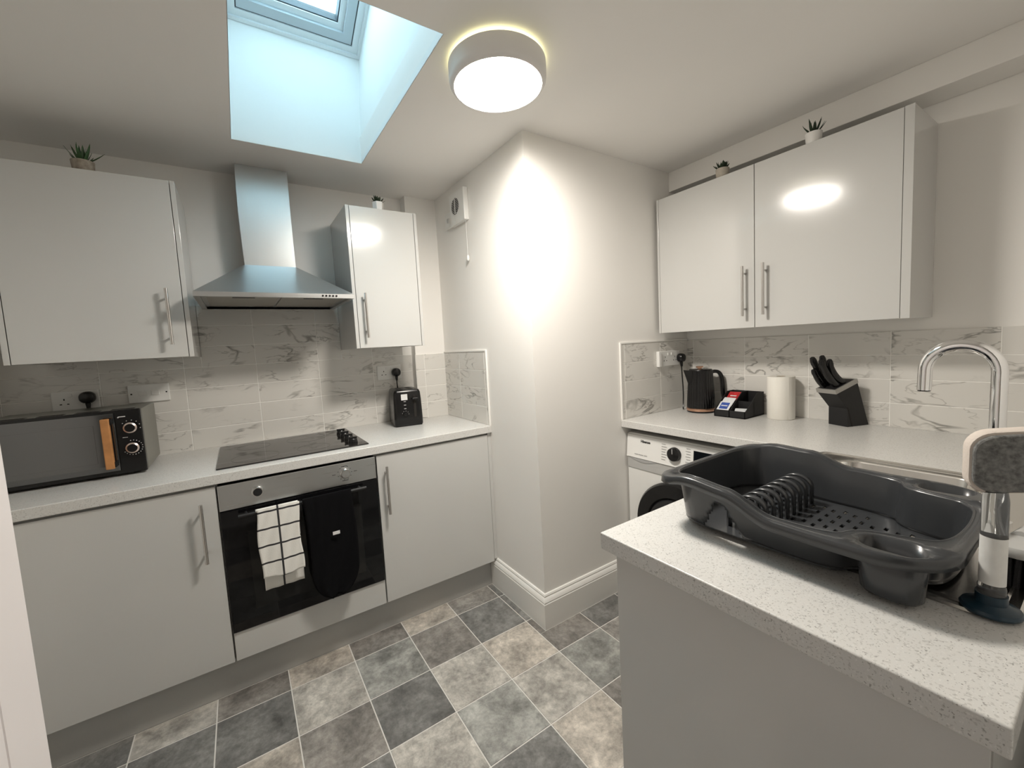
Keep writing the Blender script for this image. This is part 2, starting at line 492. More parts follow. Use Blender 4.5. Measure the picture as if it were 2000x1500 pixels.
o = bpy.data.objects.new('floor_tile', ftile(XC - .021 - (TX0 + 2 * TS) - .0044, TY0 + TS - (YC - .021) - .0022))
C.objects.link(o); o.parent = floor
o.location = ((TX0 + 2 * TS + XC - .021) / 2, (TY0 + TS + YC - .021) / 2 - .0011, 0); o.color = (*cols['w'], 1)

# ceiling with the opening of the roof window
g = G()
g.box(XL - .1, SKX0, YH - .1, YW + .1, ZC, ZC + .12); g.box(SKX1, XR + .1, YH - .1, YW + .1, ZC, ZC + .12)
g.box(SKX0, SKX1, YH - .1, SKY0, ZC, ZC + .12); g.box(SKX0, SKX1, SKY1, YW + .1, ZC, ZC + .12)
ceiling = struct('ceiling', g, 'ceil', smooth=0)

# walls
struct('wall_left', G().box(XL - .1, XL, YH, YW + .1, 0, ZC), 'wall')
g = G(); g.box(XL, XP, YW, YW + .1, 0, ZC); g.box(XP, XC + .05, YP, YW + .1, 0, ZC)
wall_back = struct('wall_back', g, 'wall')
wall_col = struct('wall_column', G().box(XC, XR + .1, YC, YW + .1, 0, ZC), 'wall')
wall_right = struct('wall_right', G().box(XR, XR + .1, YH, YC, 0, ZC), 'wall')
g = G(); g.box(XL, -0.17, YF - .1, YF, 0, ZC); g.box(0.68, XR, YF - .1, YF, 0, ZC); g.box(-0.17, 0.68, YF - .1, YF, 2.02, ZC)
struct('wall_front', g, 'wall')
struct('wall_hall', G().box(XL, XR, YH - .1, YH, 0, ZC), 'wall')
struct('trim_1', G().box(2.225, XR, YH, YC, 2.147, ZC, 0.002), 'wall')

# skirting board around the column, moulded top
def skirting(name, pts):
    prof = [(0.000, 0.000), (0.021, 0.000), (0.021, 0.122), (0.0175, 0.126), (0.0195, 0.131), (0.0165, 0.140), (0.012, 0.147), (0.0085, 0.150), (0.0095, 0.156), (0.006, 0.163), (0.000, 0.165)]
    loops = []
    for (x, y), (nx, ny) in pts:
        loops.append([(x + nx * d, y + ny * d, z) for d, z in prof])
    g = G(); g.loft(loops); return struct(name, g, 'trim', smooth=30)
skirting('baseboard_column', [((XC, 0.049), (-1, 0)), ((XC, YC), (-1, -1)), ((1.80, YC), (0, -1))])

# roof window: shaft lining, frame, sash, pane
SL = 0.47
def ztop(y): return 2.742 + (SKY1 - y) * SL
def ring(x0, x1, y0, y1, fz, t=0.0):
    return [(x0 - t, y0 - t, fz(y0 - t)), (x1 + t, y0 - t, fz(y0 - t)), (x1 + t, y1 + t, fz(y1 + t)), (x0 - t, y1 + t, fz(y1 + t))]
b0 = ring(SKX0, SKX1, SKY0, SKY1, lambda y: ZC + .0005, -.0015); t0 = ring(SKX0 + .02, SKX1 + .028, SKY0, SKY1, ztop, -.0015)
b1 = ring(SKX0, SKX1, SKY0, SKY1, lambda y: ZC + .12, 0.04); t1 = ring(SKX0 + .02, SKX1 + .028, SKY0, SKY1, ztop, 0.04)
g = G(); g.loft([b0, t0, t1, b1, b0], False, False)
shaft = part('skylight_shaft', g, 'shaft', ceiling, smooth=0)
an = math.atan(SL); cs, sn = math.cos(an), math.sin(an)
OX, W0 = SKX0 + .02, SKX1 + .028 - SKX0 - .02
LEN = (SKY1 - SKY0) / cs
def rw(u, v, h):        # across, up the slope, inwards
    return (OX + u, SKY1 - v * cs - h * sn, 2.742 + v * sn - h * cs)
def frame_ring(g, i0, i1, h0, h1):
    a = [(i0, i0), (W0 - i0, i0), (W0 - i0, LEN - i0), (i0, LEN - i0)]
    b = [(i1, i1), (W0 - i1, i1), (W0 - i1, LEN - i1), (i1, LEN - i1)]
    L = [[rw(u, v, h) for u, v in l] for l, h in ((a, h0), (a, h1), (b, h1), (b, h0), (a, h0))]
    g.loft(L, False, False)
g = G(); frame_ring(g, -0.02, 0.040, -0.06, 0.0); frame_ring(g, 0.0, 0.014, 0.0, 0.012)
win = struct('window_1', g, 'vinyl', smooth=0)
g = G(); frame_ring(g, 0.040, 0.0445, -0.06, -0.008); part('gasket', g, 'gasket', win, smooth=0)
g = G(); frame_ring(g, 0.0445, 0.082, -0.07, -0.004)
sash = part('sash', g, 'vinylg', win, smooth=0)
g = G(); frame_ring(g, 0.082, 0.106, -0.075, -0.022); part('glazing_bead', g, 'vinyl', sash, smooth=0)
g = G(); frame_ring(g, 0.106, 0.1105, -0.075, -0.028); part('seal', g, 'gasket', sash, smooth=0)
g = G(); q = 0.108
g.loft([[rw(u, v, h) for u, v in ((q, q), (W0 - q, q), (W0 - q, LEN - q), (q, LEN - q))] for h in (-0.05, -0.044)])
part('glass_pane', g, 'pane', win, smooth=0)

# white panelled door standing open beside the camera
DX = -0.116
g = G(); y0, y1 = -1.985, -1.203
g.box(DX - .035, DX - .006, y0, y1, 0.008, 2.0)
st = 0.085
for a, b, c, d in ((y0, y0 + st, .008, 2.0), (y1 - st, y1, .008, 2.0), (y0 + st, y1 - st, .008, .22), (y0 + st, y1 - st, .86, 1.02), (y0 + st, y1 - st, 1.88, 2.0)):
    g.box(DX - .006, DX, a, b, c, d, 0.002, 1)
door = struct('door_1', g, 'doorw')
for c, d in ((.26, .82), (1.06, 1.84)):
    part('door_panel', G().box(DX - .007, DX - .002, y0 + st + .04, y1 - st - .04, c, d, .0025, 2), 'doorw', door)

# ------------------------------------------------------------------ wall tiles
TP, TR = 0.2945, 0.0995
wt_cache = {}
def wtile(parent, axis, plane, a0, a1, z0, z1):
    """one tile on plane; axis is the horizontal axis of the tile ('x' faces -y, 'y' faces -x)"""
    jt = 0.0013
    w_, h_ = a1 - a0 - 2 * jt, z1 - z0 - 2 * jt
    if w_ < 0.006 or h_ < 0.006: return
    k = (axis, round(w_, 4), round(h_, 4))
    if k not in wt_cache:
        if axis == 'x': gg = G().box(-w_ / 2, w_ / 2, -0.006, 0, -h_ / 2, h_ / 2, 0.0012, 1)
        else: gg = G().box(-0.006, 0, -w_ / 2, w_ / 2, -h_ / 2, h_ / 2, 0.0012, 1)
        wt_cache[k] = gg.mesh('wall_tile'); wt_cache[k].materials.append(M['marble'])
    o = bpy.data.objects.new('wall_tile', wt_cache[k]); C.objects.link(o); o.parent = parent
    c, z = (a0 + a1) / 2, (z0 + z1) / 2
    o.location = (c, plane, z) if axis == 'x' else (plane, c, z)
def tile_field(parent, axis, plane, lo, hi, joint, z0, rows):
    n0 = math.floor((lo - joint) / TP)
    for r in range(rows[0], rows[1]):
        k = n0
        while joint + k * TP < hi:
            a0, a1 = max(lo, joint + k * TP), min(hi, joint + (k + 1) * TP)
            if a1 > a0: wtile(parent, axis, plane, a0, a1, z0 + r * TR, z0 + (r + 1) * TR)
            k += 1
Z0 = WT + 0.0005
gr = 0.0058
g = G(); g.box(XL, XP, YW - gr, YW, Z0, Z0 + 5 * TR - .001); g.box(-0.03, 0.607, YW - gr, YW, Z0 + 5 * TR - .001, Z0 + 7 * TR - .001); g.box(XP - gr, XC, YP - gr, YP, Z0, Z0 + 4 * TR - .001)
part('grout', g, 'grout', wall_back, smooth=0)
JX = 0.1905
tile_field(wall_back, 'x', YW - .001, XL, XP, JX, Z0, (0, 4))
tile_field(wall_back, 'x', YW - .001, XL, -0.034, JX, Z0, (4, 5))
tile_field(wall_back, 'x', YW - .001, -0.034, 0.61, JX, Z0, (4, 7))
tile_field(wall_back, 'x', YW - .001, 0.61, 0.966, JX, Z0, (4, 5))
tile_field(wall_back, 'x', YP - .001, XP - gr, XC - gr, JX, Z0, (0, 4))
TZ = Z0 + 4 * TR
g = G(); g.box(XC - gr, XC, 0.004, YP - gr, Z0, TZ - .001); g.box(1.785, XR - gr, YC - gr, YC, Z0, TZ - .001)
part('grout', g, 'grout', wall_col, smooth=0)
tile_field(wall_col, 'y', XC - .001, 0.004, YP - .006, 0.313 - TP, Z0, (0, 4))
tile_field(wall_col, 'x', YC - .001, 1.787, XR - .006, 2.103, Z0, (0, 4))
for gg in (G().box(XC - .009, XC, -.006, .004, Z0, TZ + .009, .001), G().box(XC - .009, XC, .004, YP - .006, TZ, TZ + .009, .001),
           G().box(1.776, 1.786, YC - .009, YC, Z0, TZ + .009, .001), G().box(1.786, XR - .006, YC - .009, YC, TZ, TZ + .009, .001)):
    part('tile_trim', gg, 'trim', wall_col)
part('grout', G().box(XR - gr, XR, -1.97, YC - gr, Z0, TZ - .001), 'grout', wall_right, smooth=0)
tile_field(wall_right, 'y', XR - .001, -1.97, YC - .006, -1.345, Z0, (0, 4))

# ------------------------------------------------------------------ cabinets
def bar_handle(g, p0, p1, out, r=0.006, inset=0.032):
    """T-bar: out = vector from bar to the door face"""
    p0, p1, out = Vector(p0), Vector(p1), Vector(out)
    g.tube([p0, p1], r, 14)
    d = (p1 - p0).normalized()
    for q in (p0 + d * inset, p1 - d * inset):
        g.tube([q, q + out], r * 0.72, 10)
    return g

def base_unit(x0, x1, hx, label):
    t = thing('base_cabinet', label, 'cabinet', ((x0 + x1) / 2, 0.3, 0.15), group='base cabinets under the hob worktop')
    part('carcass', G().box(x0, x1, 0.02, 0.515, 0.151, WT - TH - .001), 'carc', t)
    d = part('door', G().box(x0 + .002, x1 - .002, 0.0, 0.018, 0.156, 0.863, 0.0012), 'door', t)
    g = G(); bar_handle(g, (hx, -.031, .587), (hx, -.031, .813), (0, .031, 0))
    part('handle', g, 'nickel', d)
    return t
base_unit(-0.600, -0.001, -0.050, 'gloss grey base cabinet under the microwave, left of the oven')
base_unit(0.599, 1.1945, 0.6375, 'gloss grey base cabinet between the oven and the white column')
t = thing('oven_housing', 'grey panel and housing around and below the built-in oven', 'cabinet', (0.2985, 0.3, 0.15))
part('carcass', G().box(0.0, 0.598, 0.47, 0.56, 0.151, WT - TH - .001), 'carc', t)
part('side_panel', G().box(0.0, 0.0035, 0.02, 0.47, 0.151, WT - TH - .001), 'carc', t)
part('side_panel', G().box(0.5945, 0.598, 0.02, 0.47, 0.151, WT - TH - .001), 'carc', t)
part('filler_panel', G().box(0.003, 0.595, 0.0, 0.018, 0.156, 0.2705, .0012), 'door', t)
single('filler_strip', G().box(1.196, XC - .0005, 0.004, 0.10, 0.165, WT - TH - .001, .001), 'door', 'narrow pale filler strip between the right base cabinet and white column', 'filler strip')
single('filler_strip', G().box(XL + .001, -0.602, 0.004, 0.10, 0.151, WT - TH - .001, .001), 'door', 'grey filler strip closing the left end of the hob worktop run', 'filler strip')
single('plinth', G().box(XL + .001, XC - .022, 0.05, 0.066, 0.002, 0.150), 'plinth', 'long grey plinth board below the oven and base cabinets', 'plinth')

def wall_unit(name, x0, x1, hx, label, depth_y=0.2225):
    z0, z1 = 1.3605, 2.0545
    t = thing(name, label, 'cabinet', ((x0 + x1) / 2, 0.41, z0), group='wall cabinets on the hood wall')
    pan = 0.0165
    part('carcass', G().box(x0 + pan, x1 - pan, depth_y + .021, YW - .0075, z0 + .006, z1 - .004), 'carc', t)
    part('end_panel', G().box(x0, x0 + pan - .001, depth_y, YW - .0075, z0, z1, .0008), 'door', t)
    part('end_panel', G().box(x1 - pan + .001, x1, depth_y, YW - .0075, z0, z1, .0008), 'door', t)
    d = part('door', G().box(x0 + pan + .0015, x1 - pan - .0015, depth_y, depth_y + .018, z0 + .001, z1 - .001, .001), 'door', t)
    g = G(); bar_handle(g, (hx, depth_y - .032, 1.411), (hx, depth_y - .032, 1.630), (0, .032, 0))
    part('handle', g, 'nickel', d)
wall_unit('wall_cabinet', -0.553, -0.033, -0.096, 'wide gloss pale grey wall cabinet above the microwave')
wall_unit('wall_cabinet', 0.609, 0.966, 0.663, 'narrow gloss pale grey wall cabinet above the toaster')

# double wall unit on the right wall
RX0, RZ0, RZ1, RY0, RY1 = 2.0796, 1.3565, 2.073, -0.438, -1.462
t = thing('wall_cabinet', 'double-door gloss wall cabinet above the kettle and knife block', 'cabinet', (2.2, -0.95, RZ0))
part('carcass', G().box(RX0 + .021, XR - .0005, RY1 + .027, RY0 - .013, RZ0 + .006, RZ1 - .004), 'carc', t)
part('end_panel', G().box(RX0, XR - .0005, RY1, RY1 + .0255, RZ0, RZ1, .0008), 'door', t)
part('end_panel', G().box(RX0, XR - .0005, RY0 - .012, RY0, RZ0, RZ1, .0008), 'door', t)
for a, b, hy in ((RY0 - .0135, -0.9440, -0.9070), (-0.9470, RY1 + .027, -0.9945)):
    d = part('door', G().box(RX0, RX0 + .018, b, a, RZ0 + .001, RZ1 - .001, .001), 'door', t)
    g = G(); bar_handle(g, (RX0 - .031, hy, 1.411), (RX0 - .031, hy, 1.635), (.031, 0, 0))
    part('handle', g, 'nickel', d)

# ------------------------------------------------------------------ worktops
def slab(g, xs, ys, keep, z0, z1):
    """slab made of grid cells, only the outer faces"""
    nx, ny = len(xs) - 1, len(ys) - 1
    K = lambda i, j: 0 <= i < nx and 0 <= j < ny and keep(i, j)
    for i in range(nx):
        for j in range(ny):
            if not K(i, j): continue
            a, b, c, d = xs[i], xs[i + 1], ys[j], ys[j + 1]
            g.add([(a, c, z1), (b, c, z1), (b, d, z1), (a, d, z1)], [(0, 1, 2, 3)])
            g.add([(a, c, z0), (b, c, z0), (b, d, z0), (a, d, z0)], [(0, 3, 2, 1)])
            if not K(i - 1, j): g.add([(a, c, z0), (a, c, z1), (a, d, z1), (a, d, z0)], [(0, 1, 2, 3)])
            if not K(i + 1, j): g.add([(b, c, z0), (b, d, z0), (b, d, z1), (b, c, z1)], [(0, 1, 2, 3)])
            if not K(i, j - 1): g.add([(a, c, z0), (b, c, z0), (b, c, z1), (a, c, z1)], [(0, 1, 2, 3)])
            if not K(i, j + 1): g.add([(a, d, z0), (a, d, z1), (b, d, z1), (b, d, z0)], [(0, 1, 2, 3)])
    bmesh.ops.remove_doubles(g.bm, verts=g.bm.verts, dist=1e-5)
def bevel_rim(o, wd):
    md = o.modifiers.new('edge', 'BEVEL'); md.width = wd; md.segments = 3; md.limit_method = 'ANGLE'; md.angle_limit = 0.8; md.harden_normals = True
g = G(); slab(g, [XL + .0005, XP, XC - .0005], [-0.010, YP - .0005, YW - .0005], lambda i, j: not (i == 1 and j == 1), WT - TH, WT)
o = single('worktop', g, 'top', 'white speckled worktop under the hob, microwave and toaster', 'worktop'); bevel_rim(o, .003)
PX, PY0, PY1, RXF = 0.7515, -1.845, -1.257, 1.773
BX0, BX1, BY0, BY1 = 1.36, 1.725, -1.71, -1.375            # bowl cut-out
g = G(); xs = [PX, BX0 - .005, BX1 + .005, RXF, XR - .0005]; ys = [PY0, BY0 - .005, BY1 + .005, PY1, YC - .0005]
slab(g, xs, ys, lambda i, j: (j < 3 or i == 3) and not (i == 1 and j == 1), WT - TH, WT)
o = single('worktop', g, 'top', 'white speckled L-shaped worktop carrying the sink, kettle and knife block', 'worktop'); bevel_rim(o, .003)

# peninsula carcass with its plain end panel
t = thing('peninsula_cabinet', 'plain grey end-panelled cabinet under the sink worktop', 'cabinet', (1.2, -1.55, 0))
part('end_panel', G().box(0.7755, 0.7935, -1.828, -1.281, 0.002, WT - TH - .0005, .001), 'door', t)
part('carcass', G().box(0.795, 1.3, -1.82, -1.30, 0.15, WT - TH - .0005), 'carc', t)
part('sink_base', G().box(1.302, 1.775, -1.82, -1.30, 0.15, 0.70), 'carc', t)
part('plinth', G().box(0.795, 1.775, -1.78, -1.33, 0.002, 0.149), 'plinth', t)
t = thing('corner_cabinet', 'grey corner cabinet under the right worktop behind the sink', 'cabinet', (2.0, -1.55, 0))
part('carcass', G().box(1.83, XR - .002, -1.84, -1.075, 0.15, WT - TH - .0005), 'carc', t)
part('plinth', G().box(1.86, XR - .002, -1.84, -1.075, 0.002, 0.149), 'plinth', t)

# ------------------------------------------------------------------ sink
SX0, SX1, SY0, SY1 = 0.975, 1.767, -1.822, -1.318
def rrect(x0, x1, y0, y1, r, n=6):
    pts = []
    for cx, cy, a0 in ((x1 - r, y1 - r, 0), (x0 + r, y1 - r, 90), (x0 + r, y0 + r, 180), (x1 - r, y0 + r, 270)):
        for k in range(n + 1):
            a = math.radians(a0 + 90 * k / n)
            pts.append((cx + r * math.cos(a), cy + r * math.sin(a)))
    return pts
def fill(bm, loops):
    """flat fill between loops (lists of bm verts); first is the outline, the others are holes"""
    es = []
    for l in loops:
        for k in range(len(l)):
            e = bm.edges.get((l[k], l[(k + 1) % len(l)])) or bm.edges.new((l[k], l[(k + 1) % len(l)]))
            es.append(e)
    bmesh.ops.triangle_fill(bm, use_beauty=True, use_dissolve=False, edges=es)
t = thing('kitchen_sink', 'stainless steel inset sink with drainer under the dish rack', 'sink', (1.37, -1.57, WT))
g = G(); bm = g.bm; zt = WT + .0042
out = [bm.verts.new((x, y, zt)) for x, y in rrect(SX0, SX1, SY0, SY1, .03)]
low = [bm.verts.new((x, y, WT + .0006)) for x, y in rrect(SX0 - .003, SX1 + .003, SY0 - .003, SY1 + .003, .033)]
bw = [bm.verts.new((x, y, zt)) for x, y in rrect(BX0, BX1, BY0, BY1, .06)]
for k in range(len(out)):
    bm.faces.new((out[k], out[(k + 1) % len(out)], low[(k + 1) % len(out)], low[k]))
fill(bm, [out, bw])
part('deck', g, 'sink', t)
g = G()
L = [[(x, y, z) for x, y in rrect(BX0 + d, BX1 - d, BY0 + d, BY1 - d, .06)] for d, z in ((0, zt), (.006, zt - .008), (.012, WT - .14), (.03, WT - .16))]
g.loft(L, False, True); solid(part('bowl', g, 'sink', t), .001, 1)
part('drain', G().lathe([(.038, 0), (.038, .003), (.03, .003), (.02, .001)], ((BX0 + BX1) / 2, (BY0 + BY1) / 2, WT - .1595), 24), 'chrome', t)
for k in range(7):
    y = -1.70 + k * .052
    part('drainer_rib', G().box(1.02, 1.31, y - .006, y + .006, zt - .0005, zt + .003, .0014), 'sink', t)
L = [rrect(SX0 + .012, SX1 - .012, SY0 + .012, SY1 - .012, .024)]
g = G(); a = [(x, y, zt) for x, y in L[0]]; b = [(x, y, zt + .0035) for x, y in rrect(SX0 + .015, SX1 - .015, SY0 + .015, SY1 - .015, .022)]
c = [(x, y, zt) for x, y in rrect(SX0 + .019, SX1 - .019, SY0 + .019, SY1 - .019, .02)]
g.loft([a, b, c], False, False); part('raised_rim', g, 'sink', t)

# tap
TX, TY = 1.40, -1.750
t = thing('kitchen_tap', 'chrome swan-neck mixer tap at the back of the sink', 'tap', (TX, TY, zt))
g = G(); R_ = .0545; cy, cz = TY + R_, 1.2315
pts = [(TX, TY, zt + .05), (TX, TY, 1.10), (TX, TY, cz)]
pts += [(TX, cy - R_ * math.cos(a), cz + R_ * math.sin(a)) for a in [math.pi * k / 18 for k in range(1, 19)]]
pts += [(TX, cy + R_ + .001, cz - .045)]
g.tube(pts, .0122, 20); part('spout', g, 'chrome', t)
part('body', G().lathe([(.026, 0), (.026, .006), (.020, .010), (.020, .052), (.0155, .058), (.0155, .075)], (TX, TY, zt), 28), 'chrome', t)
g = G(); g.lathe([(.013, 0), (.013, .03), (.015, .032), (.015, .05), (.010, .054)], (TX + .015, TY, zt + .034), 20, 'x'); g.tube([(TX + .055, TY, zt + .036), (TX + .065, TY + .004, zt + .075), (TX + .07, TY + .006, zt + .11)], [.006, .0055, .005], 12)
part('lever', g, 'chrome', t)
part('aerator', G().lathe([(.0108, 0), (.0108, .003)], (TX, cy + R_ + .001, cz - .0475), 20), 'black', t)

# ------------------------------------------------------------------ dish rack
RB = WT + .0085
def hr(x, y):
    keys = [(-1.80, .086), (-1.76, .087), (-1.62, .085), (-1.545, .086), (-1.46, .113), (-1.38, .117), (-1.33, .108), (-1.28, .100)]
    h = .1
    for (a, ha), (b, hb) in zip(keys, keys[1:]):
        if a <= y <= b:
            f = (y - a) / (b - a); f = f * f * (3 - 2 * f)
            h = ha + (hb - ha) * f
    return h + (x - 1.20) * .03 * min(1, max(0, (-1.40 - y) / .15))
def chaikin(p, n=3):
    for _ in range(n):
        q = []
        for k in range(len(p)):
            a, b = p[k], p[(k + 1) % len(p)]
            q += [(a[0] * .75 + b[0] * .25, a[1] * .75 + b[1] * .25), (a[0] * .25 + b[0] * .75, a[1] * .25 + b[1] * .75)]
        p = q
    return p
def resample(p, n):
    L_ = [0]
    for k in range(len(p)):
        a, b = p[k], p[(k + 1) % len(p)]; L_.append(L_[-1] + math.hypot(a[0] - b[0], a[1] - b[1]))
    res, k = [], 0
    for i in range(n):
        s = L_[-1] * i / n
        while L_[k + 1] < s: k += 1
        f = (s - L_[k]) / (L_[k + 1] - L_[k]); a, b = p[k], p[(k + 1) % len(p)]
        res.append((a[0] + (b[0] - a[0]) * f, a[1] + (b[1] - a[1]) * f))
    return res
NX0, NX1, NY0, NY1 = .887, 1.296, -1.772, -1.298
rack = thing('dish_rack', 'charcoal grey plastic dish drainer rack beside the chrome tap', 'dish rack', (1.1, -1.53, RB))
def rim_outline():
    pts = []
    for cx, cy, a0, r in ((NX1 - .055, NY1 - .055, 0, .055), (NX0 + .055, NY1 - .055, 90, .055), (NX0 + .09, NY0 + .09, 180, .09), (NX1 - .09, NY0 + .09, 270, .09)):
        for k in range(13):
            a = math.radians(a0 + 90 * k / 12)
            pts.append((cx + r * math.cos(a), cy + r * math.sin(a)))
    return pts
outer = resample(rim_outline(), 120)
basin = resample(chaikin([(.905, -1.316), (.905, -1.48), (.905, -1.635), (.955, -1.652), (.972, -1.70), (.985, -1.754), (1.09, -1.764), (1.200, -1.754), (1.212, -1.70), (1.228, -1.652), (1.276, -1.635), (1.276, -1.48), (1.276, -1.316), (1.09, -1.312)], 3), 240)
cups = [resample(rrect(.903, .952, -1.745, -1.664, .024, 8), 36), resample(rrect(1.232, 1.281, -1.745, -1.664, .024, 8), 36)]
g = G(); bm = g.bm
lo = [bm.verts.new((x, y, 0)) for x, y in outer]; lb = [bm.verts.new((x, y, 0)) for x, y in basin]
lcs = [[bm.verts.new((x, y, 0)) for x, y in c] for c in cups]
fill(bm, [lo, lb] + lcs)
for v in bm.verts: v.co.z = RB + hr(v.co.x, v.co.y)
cxm, cym = 1.09, -1.53
def lower(ring_, dz, sc_):
    r2 = [bm.verts.new((cxm + (v.co.x - cxm) * sc_, cym + (v.co.y - cym) * sc_, v.co.z - dz)) for v in ring_]
    for k in range(len(ring_)): bm.faces.new((ring_[k], ring_[(k + 1) % len(ring_)], r2[(k + 1) % len(ring_)], r2[k]))
    return r2
r1 = lower(lo, .004, 1.012); lower(r1, .014, 1.006)
solid(part('rim', g, 'rack', rack, smooth=60), .003, -1)
# basin wall, with an arched opening low in each long side
g = G(); bm = g.bm
base = [(cxm + (x - cxm) * .89, cym + (y - cym) * .965) for x, y in basin]
NV = 14; rings = []
for r in range(NV + 1):
    f = r / NV; row = []
    for (x, y), (bx_, by_) in zip(basin, base):
        top = RB + hr(x, y)
        e = f ** 0.85
        row.append(bm.verts.new((x + (bx_ - x) * e, y + (by_ - y) * e, top + (RB + .006 - top) * f)))
    rings.append(row)
nb = len(basin)
for r in range(NV):
    for k in range(nb):
        x, y = basin[k]; k2 = (k + 1) % nb; f = (r + .5) / NV
        ym = (y + basin[k2][1]) / 2
        if x < .915 and abs(ym + 1.435) < .010 + .055 * (f - .42) and f > .42: continue
        bm.faces.new((rings[r][k], rings[r][k2], rings[r + 1][k2], rings[r + 1][k]))
solid(part('basin', g, 'rack', rack, smooth=60), .003, -1)
# perforated floor
g = G(); bm = g.bm
l0 = [bm.verts.new((x, y, RB + .006)) for x, y in base]; holes = []
for i in range(7):
    for j in range(12):
        hx_, hy_ = .985 + i * .036 + (.009 if j % 2 else 0), -1.695 + j * .0195
        if hy_ > -1.50 or (hy_ < -1.60 and abs(hx_ - 1.09) > .085) or abs(hx_ - 1.09) > .135: continue
        holes.append([bm.verts.new((hx_ + a, hy_ + b, RB + .006)) for a, b in ((-.010, -.0035), (.006, -.0035), (.010, .0035), (-.006, .0035))])
fill(bm, [l0] + holes)
solid(part('perforated_floor', g, 'rack', rack, smooth=0), .003, -1)
for c in cups:
    mx, my = sum(p[0] for p in c) / len(c), sum(p[1] for p in c) / len(c)
    g = G(); L = []
    for f, s in ((0, 1), (.5, .94), (.95, .88), (1, .80)):
        L.append([(mx + (x - mx) * s, my + (y - my) * s, RB + hr(x, y) * (1 - f) + .002 * f) for x, y in c])
    g.loft(L, False, True)
    solid(part('cutlery_cup', g, 'rack', rack, smooth=60), .0025, 1)
for k in range(9):
    x = .965 + k * .031
    path = [(x, -1.462 - .030, RB + .006)] + [(x, -1.462 - .030 * math.cos(a), RB + .046 + .024 * math.sin(a)) for a in [math.pi * q / 10 for q in range(11)]] + [(x, -1.462 + .030, RB + .006)]
    g = G(); L = []
    for (px, py, pz) in path:
        L.append([(px - .0075, py, pz), (px + .0075, py, pz), (px + .0075, py, pz)])
    a = [(px - .0075, py, pz) for px, py, pz in path]; b = [(px + .0075, py, pz) for px, py, pz in path]
    n = len(path)
    g.add(a + b, [(i, i + 1, n + i + 1, n + i) for i in range(n - 1)])
    solid(part('plate_fin', g, 'rack', rack, smooth=60), .004, 0)
for fx in (.955, 1.24):
    for fy in (-1.36, -1.62):
        part('foot', G().lathe([(.008, 0), (.010, .0085)], (fx, fy, RB - .004), 12), 'rack', rack)

# ------------------------------------------------------------------ dish wand and brush
wx, wy = .995, -1.798
wand = thing('dish_wand', 'clear-handled dish wand standing on its blue end, scourer pad on top', 'dish wand', (wx, wy, zt))
WZ = zt + .0005
part('grip', G().lathe([(.031, 0), (.032, .003), (.030, .007), (.021, .010), (.0165, .013), (.0165, .026)], (wx, wy, WZ), 28), 'teal', wand)
part('bottle', G().lathe([(.0145, .026), (.0145, .036), (.0135, .040), (.0135, .165), (.011, .185)], (wx, wy, WZ), 28), 'clear', wand)
part('paper_label', G().lathe([(.0138, .042), (.0138, .112)], (wx, wy, WZ), 28, caps=False), 'label', wand)
part('neck', G().lathe([(.010, .178), (.010, .20), (.013, .206)], (wx, wy, WZ), 20), 'greyp', wand)
# pad: local frame facing the room
nrm = Vector((-.93, -.37, 0)).normalized(); rt = Vector((0, 0, 1)).cross(nrm).normalized() * -1
cen = at(1974, 905, 'x', wx - .004)
def pad(name, w_, h_, d0, d1, m, r):
    lp = [(a, b) for a, b in rrect(-w_ / 2, w_ / 2, -h_ / 2, h_ / 2, r, 6)]
    g = G(); L = []
    for d, s in ((d0, .97), (d0 + (d1 - d0) * .15, 1), (d0 + (d1 - d0) * .85, 1), (d1, .96)):
        L.append([tuple(cen + rt * a * s + Vector((0, 0, 1)) * (b - a * .16) * s + nrm * d) for a, b in lp])
    g.loft(L); part(name, g, m, wand)
pad('sponge', .080, .090, -.030, -.004, 'foam', .024)
pad('scourer', .072, .080, -.004, .006, 'scour', .022)
b = thing('dish_brush', 'grey dish brush with black bristles lying behind the dish wand', 'brush', (1.10, -1.80, zt))
g = G(); L = []
for z, s in ((.050, .96), (.053, 1.0), (.062, 1.0), (.066, .94)):
    L.append([(1.135 + x * s, -1.806 + y * s, zt + z - (x + .04) * .10) for x, y in rrect(-.05, .05, -.026, .026, .022, 6)])
g.loft(L); part('head', g, 'greyp', b)
g = G()
for i in range(9):
    for j in range(4):
        px, py = 1.095 + i * .0095, -1.823 + j * .0105
        g.tube([(px, py, zt + .052), (px + random.uniform(-.003, .003), py + random.uniform(-.003, .003), zt + .0006)], [.0038, .0046], 6)
part('bristles', g, 'bristle', b)['kind'] = 'stuff'
g = G(); g.tube([(1.18, -1.806, zt + .052), (1.25, -1.807, zt + .045), (1.335, -1.809, zt + .012)], [.013, .009, .0095], 12); part('handle', g, 'greyp', b)

